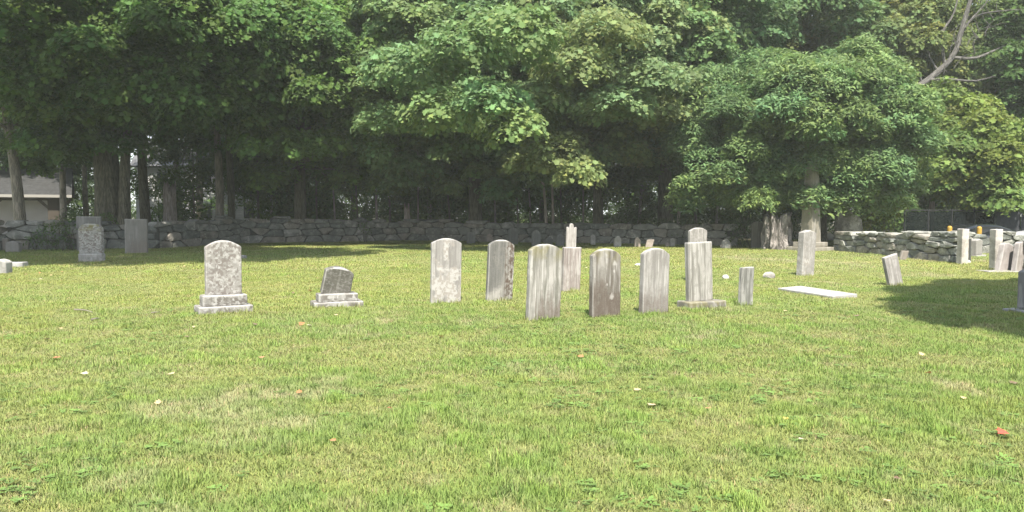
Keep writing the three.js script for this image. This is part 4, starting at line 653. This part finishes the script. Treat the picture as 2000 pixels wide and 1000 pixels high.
// creepers and undergrowth
function bush(name, label, spots, col, seed, spray = SPRAY.small, dens = 120) {
  const g = group(name, spots[0][0], 0, spots[0][2]); tag(g, label, 'plant');
  crownMesh(spots.map(([x, y, z, r]) => ({ c: V(x - spots[0][0], y, z - spots[0][2]), r, f: 0.8 })), { spray, mat: M.leafDull, col, dens, seed }, g).name = 'foliage';
  const R = rng(seed), st = []; for (const [x, y, z, r] of spots) for (let i = 0; i < 3; i++) st.push(tubeAlong([V(x - spots[0][0], 0, z - spots[0][2]), V(x - spots[0][0] + (R() - 0.5) * r, y * 0.5, z - spots[0][2]), V(x - spots[0][0] + (R() - 0.5) * r * 1.5, y + r * 0.4, z - spots[0][2] + (R() - 0.5) * r)], 0.014, 0.005, 5, i).toNonIndexed());
  mesh('stem', mergeGeometries(st), M.barkDark, g).userData.kind = 'stuff';
  return g;
}
const onWall = (px, py, d, r) => { const p = atDepth(px, py, d); return [p.x, Math.max(0.05, p.y), p.z, r]; };
bush('creeper', 'green creeper spilling over the stone wall by the leaning slate', [onWall(70, 470, 29.3, 0.34), onWall(90, 455, 29.4, 0.4), onWall(110, 442, 29.6, 0.42), onWall(130, 432, 30.2, 0.42), onWall(140, 452, 29.4, 0.3), onWall(100, 475, 29.2, 0.3), onWall(122, 468, 29.2, 0.28), onWall(150, 430, 30.4, 0.36)], [0.05, 0.095, 0.02], 901);
bush('creeper', 'low leafy growth at the foot of the huge maple', [onWall(205, 425, 31.4, 0.3), onWall(214, 432, 31.4, 0.26)], [0.05, 0.1, 0.02], 903);
bush('creeper', 'dark leafy growth tumbling over the wall behind the round-topped white headstone', [onWall(1300, 440, 35.6, 0.45), onWall(1335, 432, 35.4, 0.45), onWall(1350, 455, 34.6, 0.38), onWall(1375, 440, 35.2, 0.5), onWall(1400, 430, 35.4, 0.5), onWall(1425, 440, 35.2, 0.4), onWall(1320, 462, 34.6, 0.22)], [0.045, 0.085, 0.02], 905);
bush('creeper', 'thin vine strands hanging on the shaded wall beyond the arched headstones', [onWall(716, 455, 37.2, 0.2), onWall(712, 440, 37.4, 0.26), onWall(866, 455, 36.8, 0.16)], [0.05, 0.09, 0.02], 907);
bush('shrub', 'shadowy shrub behind the dark slate at the stump', [onWall(1450, 445, 32.6, 0.6), onWall(1465, 420, 33, 0.7), onWall(1440, 470, 32, 0.4), onWall(1555, 440, 33, 0.7), onWall(1545, 465, 32.4, 0.5), onWall(1560, 410, 33.4, 0.7)], [0.035, 0.065, 0.016], 909, SPRAY.small, 150);
bush('shrub', 'bright yellow-green young shrub between the boulder and the black fence', [onWall(1700, 430, 33.4, 0.4), onWall(1735, 410, 34, 0.5), onWall(1725, 435, 33.4, 0.4), onWall(1750, 390, 34, 0.42), onWall(1712, 405, 34, 0.36), onWall(1690, 440, 33.2, 0.28)], [0.12, 0.15, 0.026], 911, SPRAY.oak, 60);
bush('shrub', 'bright shrub leaning over the black fence at the picture edge', [onWall(1975, 392, 35, 0.5), onWall(1995, 380, 35, 0.55), onWall(1960, 402, 35, 0.35)], [0.11, 0.14, 0.026], 913, SPRAY.oak, 60);
// undergrowth that reads as one dark mass
{
  const R = rng(77), g = new THREE.Group(), lobes = [];
  for (let i = 0; i < 560; i++) { const px = -120 + R() * 2300, d = 43 + R() * 11; if (px > 290 && px < 500 && R() < 0.45) continue; const p = atDepth(px, 420, d); if (p.x < -21 && d < 52) continue; lobes.push({ c: V(p.x, 0.3 + Math.pow(R(), 0.9) * 5.2, -d), r: 0.7 + R() * 0.8 }); }
  const im = crownMesh(lobes, { spray: SPRAY.far, mat: M.leafDull, col: cDark, dens: 32, seed: 33 }, g); g.remove(im); add(im, 'undergrowth'); im.userData.kind = 'stuff'; im.userData.label = 'dark leafy undergrowth filling the wood behind the wall';
  const far = []; for (let i = 0; i < 420; i++) { const px = -500 + R() * 3000, d = 68 + R() * 22; if (px > 280 && px < 520 && R() < 0.4) continue; const p = atDepth(px, 420, d); far.push({ c: V(p.x, 0.5 + R() * R() * 18, -d), r: 2.0 + R() * 1.6 }); }
  const fm = crownMesh(far, { spray: SPRAY.far, mat: M.leafDull, col: [0.05, 0.085, 0.022], dens: 13, seed: 34 }, g); g.remove(fm); fm.instanceMatrix.needsUpdate = true; add(fm, 'far_woods'); fm.userData.kind = 'stuff'; fm.userData.label = 'far green woods closing the view between the trunks';
}

// ------------------------------------------------------------------ buildings
{
  // shed
  const z = 44, xr = (118 - 1000) / FOCAL * z, g = group('shed', xr - 6.6, 0, -z - 2.2, 29 * DEG), roofMat = new THREE.MeshStandardMaterial({ ...makeMaps(256, 256, tiled((u, v) => { const row = Math.floor(v * 14), f = v * 14 - row, n = fbm(u * 22 + row * 7.3, row * 3.1, 2), q = fbm(u * 60, v * 60, 2), k = (0.02 + 0.024 * n + 0.015 * q) * (f < 0.12 ? 0.55 : 1); return [k * 1.0, k * 1.02, k * 1.04, f]; })), bumpScale: 0.02, roughness: 0.95 });  // roof colour darkened to stand in for tree shade
  const dark = new THREE.MeshStandardMaterial({ color: new THREE.Color(0.06, 0.048, 0.035), roughness: 0.9 }), white = new THREE.MeshStandardMaterial({ ...makeMaps(128, 64, (u, v) => { const s = (u * 10) % 1, n = fbm(u * 20, v * 8, 3), k = 0.5 + 0.1 * n; return [k, k, k * 1.02, s < 0.06 ? 0 : 1]; }), bumpScale: 0.01, roughness: 0.8 });
  const eave = 2.55, ridge = 4.35, W = 11, half = 2.6;
  const slope = Math.hypot(half + 0.4, ridge - eave), ang = Math.atan2(ridge - eave, half + 0.4);
  for (const s of [1, -1]) { const rg = new THREE.BoxGeometry(W + 0.6, 0.08, slope, 1, 1, 1), uv = rg.attributes.uv; for (let i = 0; i < uv.count; i++) uv.setXY(i, uv.getX(i) * 4, uv.getY(i)); const r = mesh('roof', rg, roofMat, g); r.position.set(-0.5, (eave + ridge) / 2, s * (half + 0.4) / 2); r.rotation.x = s * ang; }
  mesh('fascia', new THREE.BoxGeometry(W + 0.6, 0.17, 0.04), new THREE.MeshStandardMaterial({ color: new THREE.Color(0.3, 0.29, 0.26), roughness: 0.8 }), g).position.set(-0.5, eave - 0.04, half + 0.43);  // white board greyed in its colour to stand for the shade
  mesh('back_wall', new THREE.BoxGeometry(W - 0.6, eave, 0.1), white, g).position.set(-0.5, eave / 2, 0.6);
  mesh('end_wall', new THREE.BoxGeometry(0.12, eave, half * 2), dark, g).position.set(4.6, eave / 2, 0);
  const gb = new THREE.Shape([new THREE.Vector2(-half - 0.2, 0), new THREE.Vector2(half + 0.2, 0), new THREE.Vector2(0, ridge - eave - 0.1)]);
  const ge = mesh('gable', new THREE.ExtrudeGeometry(gb, { depth: 0.08, bevelEnabled: false }), dark, g); ge.rotation.y = Math.PI / 2; ge.position.set(4.56, eave - 0.1, 0);
  for (const x of [4.35, 0.9, -2.6]) { mesh('post', new THREE.BoxGeometry(x > 4 ? 0.75 : 0.35, eave - 0.2, 0.2), dark, g).position.set(x, (eave - 0.2) / 2, half - 0.1); for (const s of [-1, 1]) { const b = mesh('brace', new THREE.BoxGeometry(0.16, 0.85, 0.14), dark, g); b.position.set(x + s * (x > 4 ? 0.58 : 0.42), eave - 0.52, half - 0.1); b.rotation.z = -s * 45 * DEG; } }
  mesh('beam', new THREE.BoxGeometry(W - 0.4, 0.22, 0.18), dark, g).position.set(-0.5, eave - 0.2, half - 0.1);
  tag(g, 'open-fronted shed with grey shingle roof and white boarded back wall', 'shed');
}
{
  const z = 66, g = group('white_house', (420 - 1000) / FOCAL * z, 0, -z, 12 * DEG);
  const clap = new THREE.MeshStandardMaterial({ ...makeMaps(64, 256, (u, v) => { const f = (v * 28) % 1, n = fbm(u * 8, v * 40, 2), k = 0.72 + 0.08 * n; return [k, k, k * 1.02, f]; }), bumpScale: 0.03, roughness: 0.7 }), roofM = new THREE.MeshStandardMaterial({ color: new THREE.Color(0.12, 0.12, 0.125), roughness: 0.9 }), glass = new THREE.MeshPhysicalMaterial({ color: new THREE.Color(0.03, 0.035, 0.04), roughness: 0.1 }), trim = new THREE.MeshStandardMaterial({ color: new THREE.Color(0.8, 0.8, 0.8), roughness: 0.6 });
  mesh('wall', new THREE.BoxGeometry(11, 5.4, 7), clap, g).position.y = 2.7;
  for (const s of [1, -1]) { const r = mesh('roof', new THREE.BoxGeometry(11.6, 0.14, 4.6), roofM, g); r.position.set(0, 6.4, s * 1.95); r.rotation.x = s * 30 * DEG; }
  for (const [x, y] of [[-3.4, 1.6], [0, 1.6], [3.4, 1.6], [-3.4, 4.2], [0, 4.2], [3.4, 4.2]]) { const w = mesh('window', new THREE.BoxGeometry(1.1, 1.5, 0.06), trim, g); w.position.set(x, y, 3.53); const p = mesh('pane', new THREE.BoxGeometry(0.86, 1.26, 0.04), glass, w); p.position.z = 0.03; }
  tag(g, 'white clapboard house glimpsed between trunks behind the wall', 'house');
}
// ------------------------------------------------------------------ fence, bollards and cars beyond the side wall
{
  const z = 34.5, X = (px) => (px - 1000) / FOCAL * z, y0 = -0.5, top = 1.66, g = group('screened_fence', X(1766), y0, -z, 0), o = X(1766);
  const blk = new THREE.MeshStandardMaterial({ color: new THREE.Color(0.02, 0.022, 0.024), roughness: 0.6 }), net = makeMaps(64, 64, (u, v) => { const n = fbm(u * 20, v * 20, 2), k = 0.016 + 0.012 * n; return [k, k * 1.05, k * 1.12, n]; });
  const mA = new THREE.MeshPhysicalMaterial({ color: new THREE.Color(0.006, 0.009, 0.009), roughness: 0.95, specularIntensity: 0.15, transparent: true, opacity: 0.95, side: THREE.DoubleSide }), mB = new THREE.MeshStandardMaterial({ ...net, color: new THREE.Color(1.9, 1.95, 2.1), bumpScale: 0.004, roughness: 1, side: THREE.DoubleSide });
  const H = top - y0;
  const posts = [1766, 1812, 1858, 1902, 1941, 1990, 2040]; posts.forEach((px) => { const p = mesh('post', new THREE.CylinderGeometry(px === 1941 ? 0.05 : 0.035, 0.035, H + 0.04, 10), blk, g); p.position.set(X(px) - o, H / 2, 0); });
  for (let i = 0; i < posts.length - 1; i++) {
    const a = X(posts[i]) - o + 0.04, b = X(posts[i + 1]) - o - 0.04, sc = new THREE.PlaneGeometry(b - a, H - 0.16, 10, 6), p = sc.attributes.position; for (let k = 0; k < p.count; k++) p.setZ(k, 0.03 * (vnoise(p.getX(k) * 2 + i * 9, p.getY(k) * 2) - 0.5));
    sc.computeVertexNormals(); mesh('screen', sc, i < 4 ? mA : mB, g).position.set((a + b) / 2, H / 2 - 0.02, 0.05);
  }
  const rail = mesh('rail', new THREE.CylinderGeometry(0.022, 0.022, X(2040) - X(1766), 8).rotateZ(Math.PI / 2), blk, g); rail.position.set((X(2040) - X(1766)) / 2, H - 0.03, 0);
  tag(g, 'black chain fence with dark mesh screens behind the sunlit stone wall', 'fence');
}
{
  const yel = new THREE.MeshStandardMaterial({ ...makeMaps(64, 128, (u, v) => { const n = fbm(u * 9, v * 14, 3), c = mix3([0.42, 0.26, 0.025], [0.3, 0.18, 0.04], smooth(0.4, 0.75, n)); return [...c, n]; }), bumpScale: 0.003, roughness: 0.5 });
  for (const [px, ty, label] of [[1855, 441, 'yellow bollard showing above the wall beside the first gatepost'], [1913, 442, 'yellow bollard showing above the wall inside the gateway opening']]) {
    const z = 31.5, p = atDepth(px, ty, z), y0 = gh(p.x, -z), h = p.y - y0, pts = [[0.1, 0], [0.1, h - 0.09], [0.09, h - 0.05], [0.065, h - 0.018], [0.03, h - 0.003], [0, h]].map(([a, b]) => new THREE.Vector2(a, b));
    const m = mesh('bollard', new THREE.LatheGeometry(pts, 20), yel); m.position.set(p.x, y0, -z); tag(m, label, 'bollard', 'yellow bollards by the parking lot');
  }
}
function car(label, x, z, turn, color) {
  const g = group('parked_car', x, gh(x, z), z, turn); tag(g, label, 'car');
  const paint = new THREE.MeshPhysicalMaterial({ color: new THREE.Color(...color), roughness: 0.35, clearcoat: 1, clearcoatRoughness: 0.08 }), glass = new THREE.MeshPhysicalMaterial({ color: new THREE.Color(0.015, 0.018, 0.02), roughness: 0.06 }), tyre = new THREE.MeshStandardMaterial({ color: new THREE.Color(0.02, 0.02, 0.02), roughness: 0.9 }), rimM = new THREE.MeshStandardMaterial({ color: new THREE.Color(0.5, 0.5, 0.52), metalness: 0.8, roughness: 0.35 });
  const ext = (pts, w, bev) => { const s = new THREE.Shape(); s.moveTo(...pts[0]); s.splineThru(pts.slice(1).map((p) => new THREE.Vector2(...p))); s.closePath(); return new THREE.ExtrudeGeometry(s, { depth: w - 2 * bev, bevelEnabled: true, bevelThickness: bev, bevelSize: bev * 0.6, bevelSegments: 3, curveSegments: 24 }).translate(0, 0, -w / 2 + bev); };
  mesh('body', ext([[-2.2, 0.3], [-2.28, 0.55], [-2.22, 0.82], [-1.7, 0.92], [-0.8, 0.96], [1.0, 0.98], [1.9, 0.94], [2.2, 0.78], [2.22, 0.4], [2.0, 0.25], [0, 0.2], [-2.0, 0.25]], 1.78, 0.12), paint, g);
  mesh('cabin', ext([[-1.0, 0.93], [-0.55, 1.2], [-0.1, 1.38], [0.5, 1.43], [1.05, 1.36], [1.6, 1.12], [1.85, 0.93], [0.5, 0.9]], 1.5, 0.18), glass, g);
  mesh('roof', ext([[-0.32, 1.345], [0, 1.43], [0.5, 1.465], [1.0, 1.40], [1.25, 1.32], [0.5, 1.38]], 1.2, 0.08), paint, g);
  for (const s of [-1, 1]) { const p = mesh('pillar', tubeAlong([V(-1.02, 0.95, s * 0.72), V(-0.62, 1.2, s * 0.66), V(-0.2, 1.4, s * 0.58)], 0.035, 0.03, 6), paint, g); p.name = 'pillar'; mesh('headlight', new THREE.SphereGeometry(0.13, 12, 8).scale(0.6, 0.55, 1.3), rimM, g).position.set(-2.2, 0.7, s * 0.62); }
  for (const wx of [-1.35, 1.4]) for (const s of [-1, 1]) { const w = mesh('wheel', new THREE.CylinderGeometry(0.33, 0.33, 0.2, 24).rotateX(Math.PI / 2), tyre, g); w.position.set(wx, 0.33, s * 0.8); mesh('rim', new THREE.CylinderGeometry(0.2, 0.2, 0.21, 16).rotateX(Math.PI / 2), rimM, w); }
  return g;
}
car('dark car partly hidden behind the wall between the two bollards', 20.1, -32.6, 0, [0.015, 0.017, 0.02]);
car('silver car behind the wall at the picture edge', 23.3, -30.9, 20 * DEG, [0.55, 0.55, 0.56]);

// ------------------------------------------------------------------ fallen leaves and a twig on the lawn
{
  const R = rng(808), sh = leafShape('maple');
  const leafGeo = (seed) => { const q = rng(seed), P = [0, 0.012, 0], I = [], n = sh.length; sh.forEach(([x, y]) => P.push(x, 0.05 + 0.25 * Math.abs(x) * q() + 0.15 * q() * Math.abs(y), y)); for (let j = 0; j < n; j++) I.push(0, 1 + (j + 1) % n, 1 + j); const k = n + 1; P.push(0, 0.006, -0.45, 0.03, 0.006, -0.45, 0.05, 0.05, -0.95); I.push(k, k + 1, k + 2); const g = new THREE.BufferGeometry(); g.setAttribute('position', new THREE.Float32BufferAttribute(P, 3)); g.setIndex(I); g.computeVertexNormals(); return g; };
  const geos = [1, 2, 3].map(leafGeo), mk = (r, g, b) => new THREE.MeshPhysicalMaterial({ color: new THREE.Color(r, g, b), roughness: 0.85, transmission: 0.25, thickness: 0, side: THREE.DoubleSide });
  const kinds = { red: mk(0.45, 0.07, 0.035), orange: mk(0.42, 0.16, 0.06), tan: mk(0.52, 0.37, 0.2), pale: mk(0.5, 0.43, 0.31), brown: mk(0.16, 0.09, 0.05), yellow: mk(0.6, 0.45, 0.08) };
  const put = (px, py, kind, size, label, grp) => { const p = ground(px, py), m = mesh('fallen_leaf', geos[Math.floor(R() * 3)], kinds[kind]); m.scale.setScalar(size * 0.78); m.position.set(p.x, gh(p.x, p.z) + 0.045, p.z); m.rotation.set((R() - 0.5) * 0.7, R() * 6.28, (R() - 0.5) * 0.7); tag(m, label, 'fallen leaf', grp); };
  put(1955, 856, 'red', 0.11, 'large dark red leaf on the bright green grass of the foreground'); put(762, 806, 'red', 0.055, 'small vivid orange-red leaf alone in the middle foreground grass');
  put(590, 640, 'orange', 0.12, 'orange maple leaf in the grass just before the tilted headstone'); put(511, 705, 'orange', 0.1, 'orange leaf in the lawn below the stepped headstone'); put(112, 707, 'orange', 0.11, 'orange-tan leaf in the lawn below the far shed'); put(585, 774, 'orange', 0.07, 'peach leaf in the foreground grass, downhill of the orange leaves');
  put(498, 641, 'brown', 0.1, 'dark brown curled leaf at the corner of the stepped headstone'); put(366, 666, 'brown', 0.09, 'dark reddish brown leaf in the lawn before the stepped headstone'); put(92, 669, 'brown', 0.1, 'dark brown leaf in the lawn near the picture edge');
  put(166, 738, 'pale', 0.1, 'pale cream leaf in the lawn, the brightest near the shed side'); put(30, 795, 'pale', 0.07, 'small white leaf in the foreground corner of grass'); put(1245, 718, 'pale', 0.08, 'pale leaf in the grass before the arched headstones'); put(334, 738, 'tan', 0.09, 'tan leaf in the lawn below the stepped headstone');
  put(1273, 799, 'tan', 0.09, 'curled tan leaf in the tall tufts of the foreground'); put(1383, 806, 'orange', 0.07, 'peach leaf beside the curled tan leaf'); put(1503, 720, 'orange', 0.06, 'orange leaf in the lawn below the thin slanting headstone'); put(1534, 827, 'yellow', 0.06, 'yellow leaf in the foreground grass'); put(1503, 808, 'yellow', 0.05, 'small yellow leaf beyond the larger yellow one'); put(650, 872, 'orange', 0.06, 'peach leaf low in the foreground grass'); put(1753, 948, 'brown', 0.06, 'reddish brown leaf at the lower edge of the grass'); put(1732, 993, 'tan', 0.06, 'tan leaf at the very bottom of the lawn'); put(308, 795, 'tan', 0.07, 'tan leaf half sunk in the grass of the near lawn'); put(1565, 868, 'pale', 0.05, 'small pale leaf low in the near grass');
  for (let i = 0; i < 48; i++) { const left = i < 34, px = left ? -10 + R() * 640 : 640 + R() * 1350, py = 520 + Math.pow(R(), 1.6) * (left ? 150 : 330), k = ['tan', 'pale', 'orange', 'tan', 'brown'][i % 5]; put(px, py, k, 0.055 + R() * 0.05, { tan: 'small tan leaf scattered on the lawn', pale: 'small pale dry leaf scattered on the lawn', orange: 'small orange leaf scattered on the lawn', brown: 'small brown leaf scattered on the lawn' }[k], 'small leaves scattered on the lawn'); }
  const tw = (pts, label) => { const a = pts.map(([x, y, h]) => ground(x, y).setY(h)), m = mesh('twig', tubeAlong(a, 0.012, 0.006, 6, 3), M.barkPale); tag(m, label, 'twig', 'twigs on the lawn'); };
  tw([[146, 612, 0.06], [165, 614, 0.07], [181, 616, 0.05]], 'pale bent twig lying among the leaves beyond the near lawn'); tw([[178, 631, 0.05], [186, 630, 0.06], [194, 628, 0.05]], 'short pale twig beside the bent one'); tw([[296, 617, 0.05], [304, 617, 0.06], [312, 616, 0.05]], 'short dark twig near the stepped headstone');
}
renderer.render(scene, camera);
